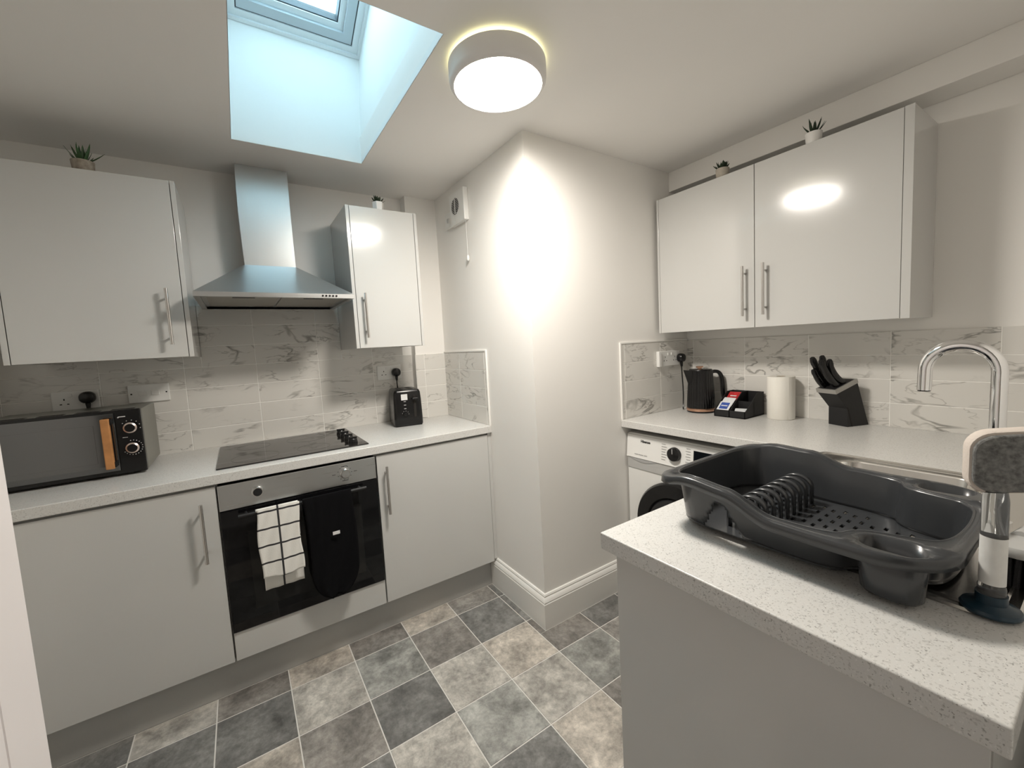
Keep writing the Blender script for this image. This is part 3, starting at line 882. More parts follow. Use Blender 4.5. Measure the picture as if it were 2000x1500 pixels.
# ------------------------------------------------------------------ built-in oven
t = thing('oven', 'built-in oven with black glass door and steel control strip', 'oven', (0.2985, 0.2, 0.272))
part('body', G().box(.006, .592, .021, .45, .276, .858), 'blackm', t)
cp = part('control_panel', G().box(.003, .594, -.004, .019, .7635, .8625, .0015), 'steel', t)
dr = part('door', G().box(.003, .594, -.006, .019, .2735, .7600, .002), 'ovenblack', t)
part('window', G().box(.085, .515, -.0068, -.006, .345, .665, .0002), 'ovenwin', dr)
g = G(); g.tube([(.060, -.040, .7405), (.537, -.040, .7405)], .0075, 14)
for x in (.085, .512): g.tube([(x, -.040, .7405), (x, -.005, .7405)], .006, 10)
part('handle', g, 'blackm', dr)
for kx in (.131, .460):
    k = part('knob', G().lathe([(.0225, -.004), (.0225, -.010), (.0205, -.022), (.019, -.024)], (kx, 0, .816), 28, 'y'), 'chrome', cp)
    part('knob_cap', G().lathe([(.0155, -.0238), (.0155, -.0248)], (kx, 0, .816), 24, 'y'), 'blackm' if kx < .3 else 'steel', k)
g = G()
for kk in range(11):
    a = math.radians(-160 + kk * 32); x, z = .460 + .029 * math.cos(a), .816 + .029 * math.sin(a)
    g.box(x - .0024, x + .0024, -.0045, -.0038, z - .001, z + .001)
for dz in (.030, -.033): g.box(.447, .473, -.0045, -.0038, .816 + dz - .0012, .816 + dz + .0012)
for dx in (-.045, .045): g.box(.460 + dx - .007, .460 + dx + .007, -.0045, -.0038, .815, .8172)
part('dial_print', g, 'ink', cp)

# tea towels over the oven handle
def cloth(name, m, x0, x1, zt_, zb, yf, amp, label, cat, rnd=False, seed=1, back=None):
    rr = random.Random(seed)
    nx_, nz_ = 22, 44
    g = G(); V = []
    ph = rr.uniform(0, 6)
    path = []
    zback = back if back is not None else zt_ - .25
    for k in range(nz_ + 1):
        path.append(('f', k / nz_))
    for k in range(nz_ // 2 + 1):
        path.append(('b', k / (nz_ // 2)))
    rows = []
    for k in range(nz_, -1, -1):
        f = k / nz_; row = []
        for i in range(nx_ + 1):
            s = i / nx_; x = x0 + (x1 - x0) * s
            z = zt_ + (zb - zt_) * f
            if rnd and f > .72:
                q = (f - .72) / .28; half = (x1 - x0) / 2 * math.sqrt(max(0, 1 - q * q * .93)); xm = (x0 + x1) / 2
                x = xm + (s - .5) * 2 * half
            if rnd: x += .010 * math.sin(f * 3) * 1
            y = yf - amp * f * (0.6 + .4 * math.sin(ph + s * 9 + f * 2)) - .0015 * math.sin(s * 23 + f * 11)
            z += .004 * math.sin(s * 6 + ph) * f
            row.append((x + (.004 * math.sin(f * 7 + ph) if not rnd else 0), y, z))
        rows.append(row)
    for a in (30, 60, 90, 120, 150):
        c_, s_ = math.cos(math.radians(a)), math.sin(math.radians(a))
        rows.append([(x0 + (x1 - x0) * i / nx_, -.040 - .0105 * c_, .7405 + (zt_ - .7405) * s_) for i in range(nx_ + 1)])
    for k in range(nz_ // 2 + 1):
        f = k / (nz_ // 2)
        rows.append([(x0 + .006 + (x1 - x0 - .006) * i / nx_, -.0295 + .010 * f + .002 * math.sin(i * .8 + f * 5), .7405 + (zback - .7405) * f) for i in range(nx_ + 1)])
    n = nx_ + 1
    g.add([p for r in rows for p in r], [(r * n + i, r * n + i + 1, (r + 1) * n + i + 1, (r + 1) * n + i) for r in range(len(rows) - 1) for i in range(nx_)])
    org = Vector(((x0 + x1) / 2, -.04, .7405))
    o = part(name, g, m, smooth=80)
    o.data.transform(Matrix.Translation(-org)); o.location = org
    solid(o, .0035, 0); tag(o, label, cat)
    return o
cloth('tea_towel', 'towel', .117, .264, .7525, .474, -.0515, .008, 'white tea towel with black window-check lines over the oven handle', 'towel', seed=3, back=.412)
o = cloth('oven_glove', 'glove', .281, .470, .7525, .310, -.0515, .012, 'plain black oven cloth with rounded end over the oven handle', 'oven glove', rnd=True, seed=5, back=.45)
p = at(657, 1040, 'y', -.068)
part('care_tag', G().box(p.x - .014, p.x + .014, -.0705, -.0695, p.z - .007, p.z + .007), 'inkw', o)

# ------------------------------------------------------------------ hob
t = thing('hob', 'black glass electric hob with four knobs, set into the worktop', 'hob', (.295, .30, WT))
gl = part('glass', G().box(.0034, .587, .056, .545, WT + .0005, WT + .0060, .001), 'hob', t)
for cx_, cy_, r in ((.14, .175, .09), (.14, .42, .07), (.37, .175, .07), (.37, .42, .09)):
    g = G(); g.lathe([(r, 0), (r, .0002), (r - .0015, .0002), (r - .0015, 0)], (cx_, cy_, WT + .0061), 48, caps=False); part('ring_print', g, 'hobprint', gl)
for yy in (.125, .215, .305, .395):
    k = part('knob', G().lathe([(.0215, 0), (.0215, .006), (.0185, .020), (.016, .022)], (.532, yy, WT + .006), 24), 'black', t)
    part('knob_grip', G().box(.512, .552, yy - .005, yy + .005, WT + .026, WT + .034, .002), 'black', k)

# ------------------------------------------------------------------ cooker hood
t = thing('cooker_hood', 'stainless chimney cooker hood between the two wall cabinets', 'cooker hood', (.29, .4, 1.59))
HX0, HX1, HY, CZ0 = -.008, .588, .095, 1.786
g = G()
def rect(x0, x1, y0, y1, z): return [(x0, y0, z), (x1, y0, z), (x1, y1, z), (x0, y1, z)]
HB = YW - .008
g.loft([rect(HX0, HX1, HY, HB, 1.6085), rect(.180, .402, .452, HB, CZ0)], False, True); part('canopy', g, 'hoodsteel', t, smooth=0)
g = G(); g.loft([rect(HX0, HX1, HY, HB, 1.6085), rect(HX0, HX1, HY, HB, 1.590), rect(HX0 + .02, HX1 - .02, HY + .02, HB, 1.590), rect(HX0 + .02, HX1 - .02, HY + .02, HB, 1.600)], False, True)
rim = part('rim', g, 'steel', t, smooth=0)
ch = G(); L = []
for k in range(9):
    f = k / 8; z = CZ0 + (ZC - .001 - CZ0) * f; bw_ = .0045 * math.sin(math.pi * f)
    L.append(rect(.182 - bw_, .400 - bw_ * .5, .453 - bw_, HB, z))
ch.loft(L); part('chimney', ch, 'hoodsteel', t, smooth=30)
for a, b in ((.03, .285), (.297, .55)):
    f_ = part('grease_filter', G().box(a, b, .15, .50, 1.5945, 1.5995, .001), 'mesh', t)
    part('filter_latch', G().box((a + b) / 2 - .04, (a + b) / 2 + .04, .155, .168, 1.593, 1.5945), 'blackm', f_)
for k in range(5):
    x = .453 + k * .0142
    part('button', G().lathe([(.0042, -.0), (.0042, -.003)], (x, HY, 1.5995), 12, 'y'), 'black', rim)

# ------------------------------------------------------------------ ceiling light
LX, LY = .900, -.722
t = thing('ceiling_light', 'round drum ceiling light glowing beside the roof window', 'ceiling light', (LX, LY, ZC))
part('body', G().lathe([(.140, -.010), (.154, -.010), (.158, -.014), (.158, -.058), (.156, -.066), (.151, -.073), (.143, -.077), (.1395, -.075)], (LX, LY, ZC), 72), 'lampbody', t)
part('diffuser', G().lathe([(.1395, -.073), (.134, -.078), (.10, -.084), (.05, -.087), (.0005, -.088)], (LX, LY, ZC), 48, caps=False), 'lamp', t)
part('backlight', G().lathe([(.141, -.0012), (.141, -.0098)], (LX, LY, ZC), 72, caps=False), 'halo', t)
part('mount', G().lathe([(.06, -.0005), (.06, -.0100)], (LX, LY, ZC), 32), 'lampbody', t)

# ------------------------------------------------------------------ sockets, switch, fan
def socket(name, cx, cz, wd, ht, label, face, plane, kind, group='white electrical wall plates'):
    """face 'x': on a wall facing -y (horizontal axis x); 'y': not used"""
    t = thing(name, label, 'socket' if kind != 'switch' else 'switch', (cx, plane, cz), group=group)
    part('plate', G().box(cx - wd / 2, cx + wd / 2, plane - .009, plane, cz - ht / 2, cz + ht / 2, .003), 'white', t)
    def ho(x, z, w_, h_): part('pin_hole', G().box(x - w_ / 2, x + w_ / 2, plane - .0093, plane - .0088, z - h_ / 2, z + h_ / 2), 'hole', t)
    if kind == 'double':
        for s in (-1, 1):
            x = cx + s * wd * .24
            ho(x, cz + .008, .004, .008); ho(x - .011, cz - .012, .007, .004); ho(x + .011, cz - .012, .007, .004)
            part('rocker', G().box(cx + s * .016 - .006, cx + s * .016 + .006, plane - .012, plane - .008, cz + .018, cz + .032, .001), 'white', t)
    else:
        for s in (-1, 1):
            part('rocker', G().box(cx + s * .022 - .014, cx + s * .022 + .014, plane - .012, plane - .008, cz - .010, cz + .012, .0015), 'white', t)
            ho(cx + s * wd * .42, cz, .006, .006)
    return t
TF = YW - .0075
socket('wall_socket', -.478, 1.2005, .146, .086, 'white double socket half hidden behind the microwave', 'x', TF, 'double')
socket('switch_plate', -.239, 1.2075, .146, .082, 'white switch plate on the tiles above the right end of the microwave', 'x', TF, 'switch')
socket('wall_socket', .872, 1.2110, .146, .086, 'white double socket above the toaster', 'x', TF, 'double')
CF = YC - .0075
t = socket('wall_socket', 2.180, 1.2125, .180, .087, 'white double socket on the tiles left of the kettle', 'x', CF, 'double')
part('plate_edge', G().box(2.068, 2.0895, CF - .020, CF, 1.169, 1.256, .003), 'white', t)

def plug(cx, cz, plane, label, cable, group='black plugs'):
    t = thing('plug', label, 'plug', (cx, plane, cz), group=group)
    g = G(); L = []
    for d, s in ((0, .92), (.006, 1), (.020, .98), (.028, .85), (.031, .6)):
        L.append([(cx + x * s, plane - .0125 - d, cz + z * s) for x, z in rrect(-.0265, .0265, -.025, .026, .0235, 8)])
    g.loft(L); part('plug_body', g, 'black', t)
    g = G(); g.tube([(cx, plane - .025, cz - .018), (cx, plane - .027, cz - .050)], [.010, .006], 12); part('cord_grip', g, 'black', t)
    g = G(); g.tube(cable, .0036, 8); part('cable', g, 'black', t)
def bez(pts, n=24):
    pts = [Vector(p) for p in pts]; r = []
    for k in range(n + 1):
        q = list(pts); f = k / n
        while len(q) > 1: q = [a.lerp(b, f) for a, b in zip(q, q[1:])]
        r.append(q[0])
    return r
x_, z_ = -.4385, 1.2110
plug(x_, z_, TF, 'black plug above the microwave, in its half hidden socket', bez([(x_, TF - .026, z_ - .045), (x_, TF - .026, z_ - .15), (x_ + .02, TF - .012, 1.06), (x_ + .02, TF - .012, .93)]))
x_, z_ = .907, 1.2090
plug(x_, z_, TF, 'black plug above the toaster, cord dropping behind it', bez([(x_, TF - .026, z_ - .045), (x_ - .002, TF - .026, z_ - .10), (x_ + .015, TF - .018, 1.05), (x_ + .02, TF - .014, .93)]))
p = at(1327, 699, 'y', CF - .02)
x_, z_ = 2.262, p.z
plug(x_, z_, CF, 'black plug left of the kettle, cord looping down to it', bez([(x_, CF - .026, z_ - .045), (x_ + .001, CF - .028, z_ - .15), (x_ - .01, CF - .05, 1.02), (x_ - .02, CF - .042, .935), (x_ - .04, CF - .06, .917)]))

t = thing('extractor_fan', 'small white square extractor fan high on the column beside the ceiling', 'extractor fan', (XC, .19, 2.11))
fb = part('housing', G().box(XC - .028, XC, .098, .272, 2.020, 2.190, .004), 'white', t)
part('recess', G().lathe([(.043, -.0286), (.043, -.0280)], (XC, .200, 2.115), 32, 'x'), 'hole', fb)
for k in range(9):
    z = 2.115 - .036 + k * .009; hw = math.sqrt(max(0, .043 ** 2 - (z - 2.115) ** 2))
    part('grille_slat', G().box(XC - .031, XC - .0282, .200 - hw, .200 + hw, z - .0017, z + .0017, .0005), 'greyp', fb)
part('grille_spine', G().box(XC - .0315, XC - .0282, .1975, .2025, 2.074, 2.156, .0008), 'white', fb)
g = G(); g.tube([(XC - .014, .112, 2.02), (XC - .014, .112, 1.835)], .0009, 6); part('pull_cord', g, 'white', t)
part('cord_pull', G().lathe([(.002, .0), (.0065, -.004), (.0075, -.024), (.004, -.030)], (XC - .014, .112, 1.835), 14), 'white', t)
t = thing('fan_isolator', 'small white isolator switch beside the extractor fan', 'switch', (XC, .33, 2.07))
part('plate', G().box(XC - .014, XC, .285, .371, 2.030, 2.115, .003), 'white', t)
part('rocker', G().box(XC - .018, XC - .013, .318, .336, 2.062, 2.084, .0015), 'greyp', t)

# ------------------------------------------------------------------ microwave
MX0, MX1, MY0, MY1, MZ0, MZ1 = -.672, -.224, .245, .565, WT + .012, 1.169
t = thing('microwave', 'black microwave with wooden handle at the left end of the worktop', 'microwave', (-.45, .4, WT))
body = part('body', G().box(MX0 + .002, MX1, MY0 + .022, MY1, MZ0, MZ1 - .003, .004), 'mwbody', t)
part('front_frame', G().box(MX0, MX1 - .001, MY0 + .004, MY0 + .024, MZ0 - .003, MZ1, .003), 'black', t)
DXR = -.302
dr = part('door', G().box(MX0 + .004, DXR, MY0, MY0 + .006, MZ0 + .012, MZ1 - .010, .002), 'mwglass', t)
part('window', G().box(MX0 + .06, DXR - .06, MY0 - .0008, MY0 + .001, MZ0 + .05, MZ1 - .05, .0003), 'mwglass', dr)
g = G(); g.box(-.338, -.312, MY0 - .030, MY0 - .012, .950, 1.142, .004, 3); part('handle', g, 'wood', dr)
g = G(); g.box(-.320, -.309, MY0 - .024, MY0 + .001, .955, .975); g.box(-.320, -.309, MY0 - .024, MY0 + .001, 1.118, 1.138); part('handle_mount', g, 'black', dr)
cpn = part('control_panel', G().box(DXR + .002, MX1 - .004, MY0 + .001, MY0 + .006, MZ0 + .004, MZ1 - .004, .001), 'black', t)
for zz in (1.098, 1.019):
    k = part('knob', G().lathe([(.0175, .001), (.0175, -.012), (.015, -.016)], (-.2585, MY0, zz), 28, 'y'), 'black', cpn)
    part('copper_ring', G().lathe([(.0155, -.0162), (.0205, -.0125), (.0205, -.010), (.0172, -.009)], (-.2585, MY0, zz), 36, 'y', caps=False), 'rose', k)
g = G()
for zz, a0, a1, n in ((1.098, -10, 140, 6), (1.019, -150, 100, 15)):
    for q in range(n):
        a = math.radians(a0 + (a1 - a0) * q / (n - 1)); x, z = -.2585 + .0285 * math.cos(a), zz + .0285 * math.sin(a)
        g.box(x - .0014, x + .0014, MY0 + .0002, MY0 + .0012, z - .0011, z + .0011)
g.box(-.291, -.270, MY0 + .0002, MY0 + .0012, 1.1415, 1.1445); g.box(-.293, -.289, MY0 + .0002, MY0 + .0012, 1.139, 1.1425); g.box(-.285, -.270, MY0 + .0002, MY0 + .0012, 1.0605, 1.062)
part('dial_print', g, 'inkw', cpn)
g = G()
for k in range(4):
    g.box(MX0 + .05 + k * .1, MX0 + .12 + k * .1, MY0 + .06, MY0 + .10, MZ1 - .0032, MZ1 - .0024)
part('top_vent', g, 'hole', body)
for x in (MX0 + .04, MX1 - .04):
    for y in (MY0 + .05, MY1 - .05):
        part('foot', G().lathe([(.012, 0), (.014, .013)], (x, y, WT + .0002), 12), 'black', t)

# ------------------------------------------------------------------ toaster
t = thing('toaster', 'black two-slice toaster with a white sticker near the corner', 'toaster', (.905, .445, WT), rz=math.radians(-9))
g = G(); L = []
for z, s, sy_ in ((.006, .985, .985), (.010, 1.0, 1.0), (.05, 1.0, 1.0), (.15, .965, .985), (.190, .93, .965), (.203, .86, .93), (.206, .80, .90)):
    L.append([(x * s, y * sy_, z) for x, y in rrect(-.080, .080, -.105, .105, .018, 5)])
g.loft(L); bd = part('body', g, 'black', t, world=False)
part('base', G().box(-.074, .074, -.098, .098, .0003, .009, .002), 'blackm', t, world=False)
for x in (-.028, .028): part('bread_slot', G().box(x - .013, x + .013, -.065, .065, .2055, .2068), 'hole', bd, world=False)
g = G(); g.box(.030, .044, -.1075, -.1035, .05, .17); part('lever_slot', g, 'hole', t, world=False)
part('lever', G().box(.022, .052, -.128, -.106, .150, .161, .003), 'black', t, world=False)
part('sticker', G().box(-.037, -.002, -.1068, -.1050, .150, .183), 'inkw', t, world=False)
k = part('browning_dial', G().lathe([(.013, 0), (.013, -.010), (.010, -.013)], (-.018, -.105, .070), 20, 'y'), 'black', t, world=False)
g = G()
for z in (.142, .122, .102): g.box(-.024, -.012, -.1068, -.1055, z - .002, z + .002)
for a in range(0, 200, 40): g.box(-.018 + .018 * math.cos(math.radians(a)) - .0015, -.018 + .018 * math.cos(math.radians(a)) + .0015, -.1068, -.1055, .070 + .018 * math.sin(math.radians(a)) - .0015, .070 + .018 * math.sin(math.radians(a)) + .0015)
part('button_print', g, 'inkg', t, world=False)

# ------------------------------------------------------------------ washing machine
WX, WY0, WY1 = 1.800, -1.022, -.424
t = thing('washing_machine', 'white front-loading washing machine under the right worktop', 'washing machine', (2.08, -.72, 0))
part('cabinet', G().box(WX + .018, XR - .03, WY0, WY1, .012, .842, .006), 'enamel', t)
cp = part('control_panel', G().prism([(WX, .716), (WX + .002, .725), (WX + .012, .832), (WX + .022, .840), (WX + .05, .840), (WX + .05, .716)], WY0, WY1, 'y'), 'enamel', t)
def wp(y, z): return WX + .002 + (z - .725) * .0935 - .0006
part('fascia', G().box(WX + .004, WX + .02, WY0 + .001, WY1 - .001, .655, .714, .004), 'greyp', t)
part('front_panel', G().box(WX + .008, WX + .02, WY0 + .001, WY1 - .001, .015, .690, .003), 'enamel', t)
g = G(); g.prism([(-.445 - .165 * k / 12, .713 - .016 * math.sin(math.pi * k / 12)) for k in range(13)], WX + .0015, WX + .004, 'x'); part('drawer_pull', g, 'inkg', t)
dz = .777
part('dial', G().lathe([(.034, 0), (.034, -.004), (.031, -.020), (.028, -.022)], (wp(0, dz) + .001, -.712, dz), 32, 'x'), 'black', cp)
part('dial_pointer', G().box(wp(0, dz) - .0228, wp(0, dz) - .0205, -.714, -.710, dz + .004, dz + .028), 'inkg', cp)
g = G(); y0, y1 = -1.000, -.808
g.add([(wp(0, z) - .0008, y, z) for y, z in ((y0, .742), (y1, .742), (y1, .812), (y0, .812))], [(0, 1, 2, 3)]); part('display', g, 'display', cp)
g = G()
for k in range(6): g.box(wp(0, .752) - .0014, wp(0, .752) - .0009, -.832 - k * .022, -.825 - k * .022, .750 + (k % 2) * .008, .754 + (k % 2) * .008)
part('display_print', g, 'inkg', cp)
text('brand_lettering', 'Hisense', .0185, 'ink', cp, (wp(0, .800) - .0006, -.512, .801), (0, -1, 0), (.0935, 0, 1), .0006)
g = G()
for y, l in ((-.475, .022), (-.500, .030), (-.535, .018)):
    g.box(wp(0, .735) - .0008, wp(0, .735) - .0003, y - l, y, .7335, .7375)
for k in range(7):
    z = .738 + k * .0125
    g.box(wp(0, z) - .0008, wp(0, z) - .0003, -.660 - .004 * (k % 3), -.638, z, z + .003)
    g.box(wp(0, z) - .0008, wp(0, z) - .0003, -.793, -.772 + .004 * (k % 2), z, z + .003)
part('program_print', g, 'inkg', cp)
dc = (WX + .008, -.722, .40)
part('door_ring', G().lathe([(.235, 0), (.235, -.010), (.225, -.024), (.165, -.030), (.155, -.018)], dc, 64, 'x'), 'black', t)
part('door_glass', G().lathe([(.160, -.016), (.150, -.030), (.10, -.040), (.02, -.043)], dc, 48, 'x'), 'drum', t)
for y in (WY0 + .06, WY1 - .06):
    for x in (WX + .08, XR - .1): part('foot', G().lathe([(.02, 0), (.02, .013)], (x, y, .0016), 12), 'black', t)

# ------------------------------------------------------------------ kettle
kx, ky = 2.240, -.580
t = thing('kettle', 'black ribbed kettle with copper base ring and lid knob', 'kettle', (kx, ky, WT), rz=math.radians(-36))
part('base_ring', G().lathe([(.070, .0004), (.073, .003), (.073, .009), (.070, .016)], (0, 0, 0), 48), 'black', t, world=False)
part('copper_ring', G().lathe([(.0735, .009), (.0745, .011), (.0745, .022), (.072, .024)], (0, 0, 0), 48), 'copper', t, world=False)
part('body', G().lathe([(.071, .024), (.072, .035), (.070, .085), (.066, .148), (.063, .19), (.0625, .217), (.064, .229), (.058, .232)], (0, 0, 0), 144, rib=36, ribd=.0016), 'black', t, world=False)
g = G(); g.loft([[(-.045, -.030, .165), (-.0665, 0, .150), (-.045, .030, .165), (-.03, 0, .165)], [(-.050, -.030, .229), (-.094, 0, .236), (-.050, .030, .229), (-.03, 0, .229)]]); part('spout', g, 'black', t, world=False)
part('lid', G().lathe([(.060, .230), (.057, .236), (.02, .239), (.0, .239)], (0, 0, 0), 40, caps=False), 'black', t, world=False)
part('lid_knob', G().lathe([(.010, .238), (.010, .243), (.019, .246), (.019, .251), (.016, .253)], (-.005, 0, 0), 28), 'copper', t, world=False)
g = G(); hp = bez([(.055, 0, .217), (.110, 0, .236), (.126, 0, .20), (.118, 0, .13), (.116, 0, .08), (.130, 0, .066)], 20)
L = []
for i, p in enumerate(hp):
    d = (hp[min(i + 1, 20)] - hp[max(i - 1, 0)]).normalized(); n = Vector((d.z, 0, -d.x))
    L.append([tuple(p + n * a + Vector((0, b, 0))) for a, b in rrect(-.009, .009, -.012, .012, .005, 3)])
g.loft(L); part('handle', g, 'black', t, world=False)

# ------------------------------------------------------------------ tea caddy and sachets
ax0, ax1, ay0, ay1 = 2.158, 2.345, -.860, -.703
t = thing('tea_caddy', 'black sloping tea and sugar caddy between kettle and kitchen roll', 'caddy', (2.25, -.78, WT))
zb = WT + .0004
part('bottom', G().box(ax0, ax1, ay0, ay1, zb, zb + .004), 'blackm', t)
side = [(ax0, zb), (ax1, zb), (ax1, zb + .118), (ax0 + .125, zb + .118), (ax0 + .010, zb + .036), (ax0, zb + .036)]
for a, b in ((ay0, ay0 + .004), ((ay0 + ay1) / 2 - .002, (ay0 + ay1) / 2 + .002), (ay1 - .004, ay1)):
    part('divider', G().prism(side, a, b, 'y'), 'blackm', t)
part('front', G().box(ax0, ax0 + .004, ay0, ay1, zb, zb + .036, .0008), 'blackm', t)
part('back', G().box(ax1 - .004, ax1, ay0, ay1, zb, zb + .118, .0008), 'blackm', t)
part('middle_wall', G().box(ax0 + .085, ax0 + .089, ay0, ay1, zb, zb + .075), 'blackm', t)
def sachet(name, cx, cy, cz, w_, l_, tilt, yaw, m, label, pr=None, prm=None):
    g = G(); L = []
    for z, s in ((-.002, .9), (-.0006, 1), (.0006, 1), (.002, .9)):
        L.append([(x * (1 if abs(s) == 1 else s), y * s, z) for x, y in rrect(-l_ / 2, l_ / 2, -w_ / 2, w_ / 2, .003, 2)])
    g.loft(L)
    o = part(name, g, m); o.location = (cx, cy, cz); o.rotation_euler = (0, tilt, yaw)
    tag(o, label, 'sachet', 'sachets in the tea caddy')
    if pr:
        part('print', G().box(-l_ * .36, l_ * .36, -w_ * .34, w_ * .34, .0018, .0025), prm, o, world=False)
        part('lettering', G().box(-l_ * .05, l_ * .05, -w_ * .26, w_ * .26, .0024, .0029), 'inkw', o, world=False)
    return o
sachet('tea_sachet', ax0 + .030, -.742, zb + .052, .062, .062, math.radians(-38), .02, 'sachet', 'white sachet with blue print in the front of the tea caddy', True, 'blue')
sachet('tea_sachet', ax0 + .058, -.744, zb + .070, .062, .062, math.radians(-38), -.05, 'sachet', 'white-edged sachet tucked behind the blue-printed one in the tea caddy')
sachet('tea_sachet', ax0 + .112, -.745, zb + .094, .060, .066, math.radians(-36), .05, 'red', 'red sachet at the back left of the tea caddy', True, 'red')
sachet('tea_sachet', ax0 + .036, -.822, zb + .034, .055, .045, math.radians(-20), .35, 'sachet', 'small white sachet in the right front pocket of the tea caddy')

# kitchen roll
rx_, ry_ = 2.293, -.962
t = thing('kitchen_roll', 'white kitchen paper roll standing between the caddy and knife block', 'kitchen roll', (rx_, ry_, WT))
part('paper', G().lathe([(.020, .0005), (.0565, .0005), (.0580, .003), (.0580, .2025), (.0560, .205), (.020, .205), (.020, .001)], (rx_, ry_, WT), 48, caps=False), 'paper', t)
part('core', G().lathe([(.0195, .001), (.0195, .2045), (.0180, .2045), (.0180, .001)], (rx_, ry_, WT), 32, caps=False), 'card', t)
a_ = -2.2
part('loose_sheet', G().prism([(rx_ + .0595 * math.cos(a_ + k * .1), ry_ + .0595 * math.sin(a_ + k * .1)) for k in range(8)] + [(rx_ + .0588 * math.cos(a_ + k * .1), ry_ + .0588 * math.sin(a_ + k * .1)) for k in range(7, -1, -1)], WT + .002, WT + .204), 'paper', t)

# ------------------------------------------------------------------ knife block with its knives
KA = math.radians(-21)
KB = Vector((2.251, -1.238, WT + .0004))
t = thing('knife_block', 'leaning black knife block with grey collar by the tiled wall', 'knife block', KB, rz=KA)
kw = .083
prof = [(0, 0), (.113, 0), (.050, .188), (-.062, .148), (0, .078)]
part('block', G().prism(prof, 0, kw, 'y'), 'blackm', t, world=False)
d = Vector((.112, 0, .040)).normalized(); up = Vector((-d.z, 0, d.x))
def kp(a, h): q = Vector((-.062, 0, .148)) + d * a + up * h; return q.x, q.z
g = G(); g.prism([kp(-.002, -.002), kp(.121, -.002), kp(.121, .017), kp(-.002, .017)], -.002, kw + .002, 'y'); cl = part('collar', g, 'steelp', t, world=False)
g = G(); g.prism([kp(.004, .0165), kp(.111, .0165), kp(.111, .0176), kp(.004, .0176)], .004, kw - .004, 'y'); part('slot_face', g, 'blackm', cl, world=False)
g = G(); g.prism([(.022, .0), (.028, .0), (.002, .085), (-.004, .085)], -.0006, .001, 'y'); part('side_groove', g, 'hole', t, world=False)
tilt = (up + Vector((-.34, 0, 0))).normalized()
side = tilt.cross(Vector((0, 1, 0))).normalized()
def knife(a, y, ln, th, label, bend):
    x, z = kp(a, .0178)
    org = KB + Matrix.Rotation(KA, 3, 'Z') @ Vector((x, y, z))
    o = thing('kitchen_knife', label, 'knife', org, rz=KA, group='black-handled knives in the block')
    g = G(); L = []; n = 12
    for i in range(n + 1):
        f = i / n
        c = tilt * ln * f + side * (bend * math.sin(f * 3.0)) 
        wd = (.010 + .0035 * math.sin(f * math.pi * 1.2) + (.003 if i >= n - 2 else 0)) * (1.0 if i < n else .6) * th
        L.append([tuple(c + side * px + Vector((0, py, 0))) for px, py in rrect(-wd, wd, -.0085, .0085, .005, 2)])
    g.loft(L); part('handle', g, 'black', o, world=False)
    for f in (.3, .6): part('rivet', G().lathe([(.0026, -.0089), (.0026, .0089)], tuple(tilt * ln * f + side * bend * math.sin(f * 3)), 8, 'y'), 'blackm', o, world=False)
knife(.014, .060, .098, .74, 'small paring knife at the front of the block', .005)
knife(.034, .020, .142, 1.0, 'front-row black knife handle nearest the camera side of the block', .010)
knife(.042, .060, .152, 1.0, 'second-row black knife handle beside the paring knife', .010)
knife(.070, .018, .128, 1.0, 'rear black knife handle on the near side of the block', .018)
knife(.084, .056, .140, 1.05, 'rearmost black knife handle closest to the tiled wall', .018)

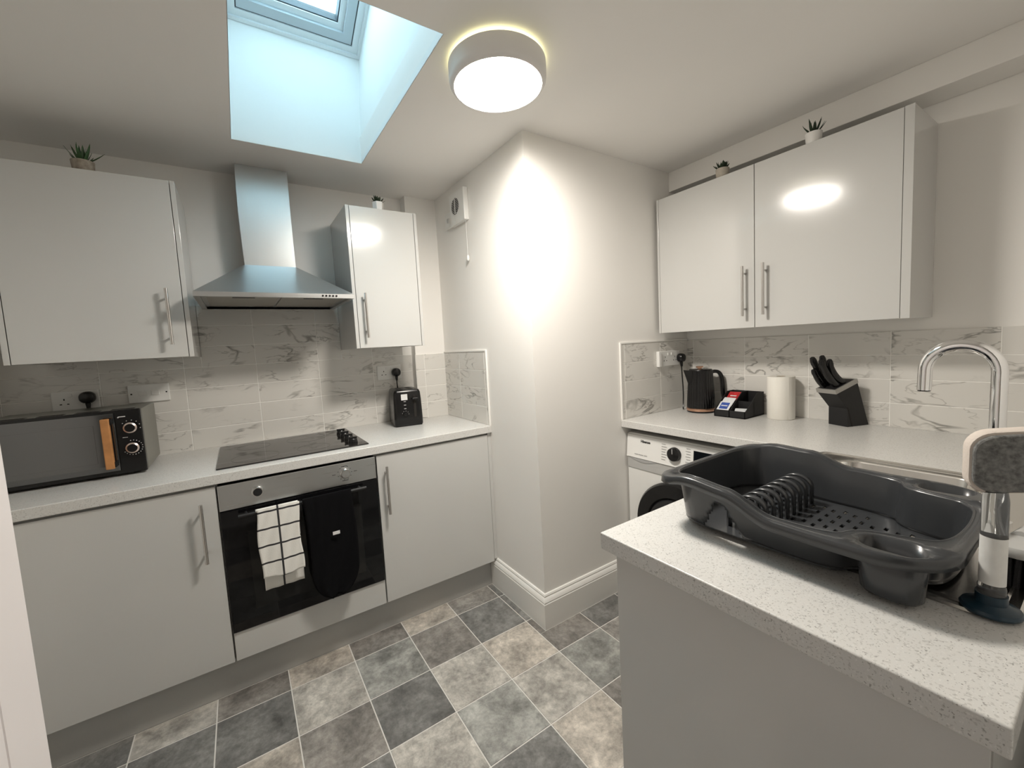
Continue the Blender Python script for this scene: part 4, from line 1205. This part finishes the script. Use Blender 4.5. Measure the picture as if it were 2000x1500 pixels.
# ------------------------------------------------------------------ potted succulents
def leaf(g, base, az, el, ln, wd, th, curl=0.2):
    n = 6; L = []
    p = Vector(base); e = el
    for i in range(n + 1):
        f = i / n
        d_ = Vector((math.cos(az) * math.cos(e), math.sin(az) * math.cos(e), math.sin(e)))
        s_ = Vector((-math.sin(az), math.cos(az), 0)); u_ = s_.cross(d_)
        w2 = wd * (math.sin(math.pi * min(1, .25 + f * .75)) ** .8 * (1 if f < .99 else .1) + .02)
        t2 = th * (1 - f * .8)
        L.append([tuple(p + s_ * w2), tuple(p - u_ * t2), tuple(p - s_ * w2), tuple(p + u_ * t2 * .4)])
        p = p + d_ * ln / n; e += curl / n
    g.loft(L); return g
def plant(x, y, z, r, h, pot, label, kind, lm, seed, sq=False):
    rr = random.Random(seed)
    t = thing('potted_succulent', label, 'plant', (x, y, z), group='small succulents on the wall cabinets')
    part('pot', G().lathe([(r * .86, .0004), (r * .9, .003), (r, h), (r * .88, h), (r * .84, h - .006)], (x, y, z), 6 if sq else 28), pot, t, smooth=25)
    part('soil', G().lathe([(r * .86, h - .006), (.001, h - .004)], (x, y, z), 20, caps=False), 'soil', t)
    n = 15 if kind == 'spiky' else 20
    for i in range(n):
        f = i / n; az = i * 2.399 + rr.uniform(-.2, .2)
        if kind == 'spiky':
            el = .55 + .95 * f + rr.uniform(-.08, .08); ln = r * rr.uniform(1.5, 2.3); g = G(); leaf(g, (x + r * .2 * math.cos(az), y + r * .2 * math.sin(az), z + h - .006), az, el, ln, r * .17, r * .1, .25)
        else:
            el = .35 + 1.1 * f; ln = r * rr.uniform(1.15, 1.55); g = G(); leaf(g, (x + r * .15 * math.cos(az), y + r * .15 * math.sin(az), z + h - .006), az, el, ln, r * .26, r * .14, .35)
        part('leaf', g, lm, t, smooth=70)
plant(-.298, .272, 2.0545, .033, .042, 'stone', 'spiky green aloe in a rough stone pot on the left wall cabinet', 'spiky', 'leaf', 11)
plant(.782, .265, 2.0545, .028, .044, 'potw', 'dark rosette succulent in a faceted white pot on the narrow cabinet', 'rosette', 'leafd', 12, True)
plant(2.114, -.785, 2.073, .030, .042, 'potg', 'dark rosette succulent in a grey cement pot on the right cabinet', 'rosette', 'leafd', 13)
plant(2.112, -1.158, 2.073, .029, .042, 'potw', 'thin-leaved spiky succulent in a white pot on the right cabinet', 'spiky', 'leafd', 14)
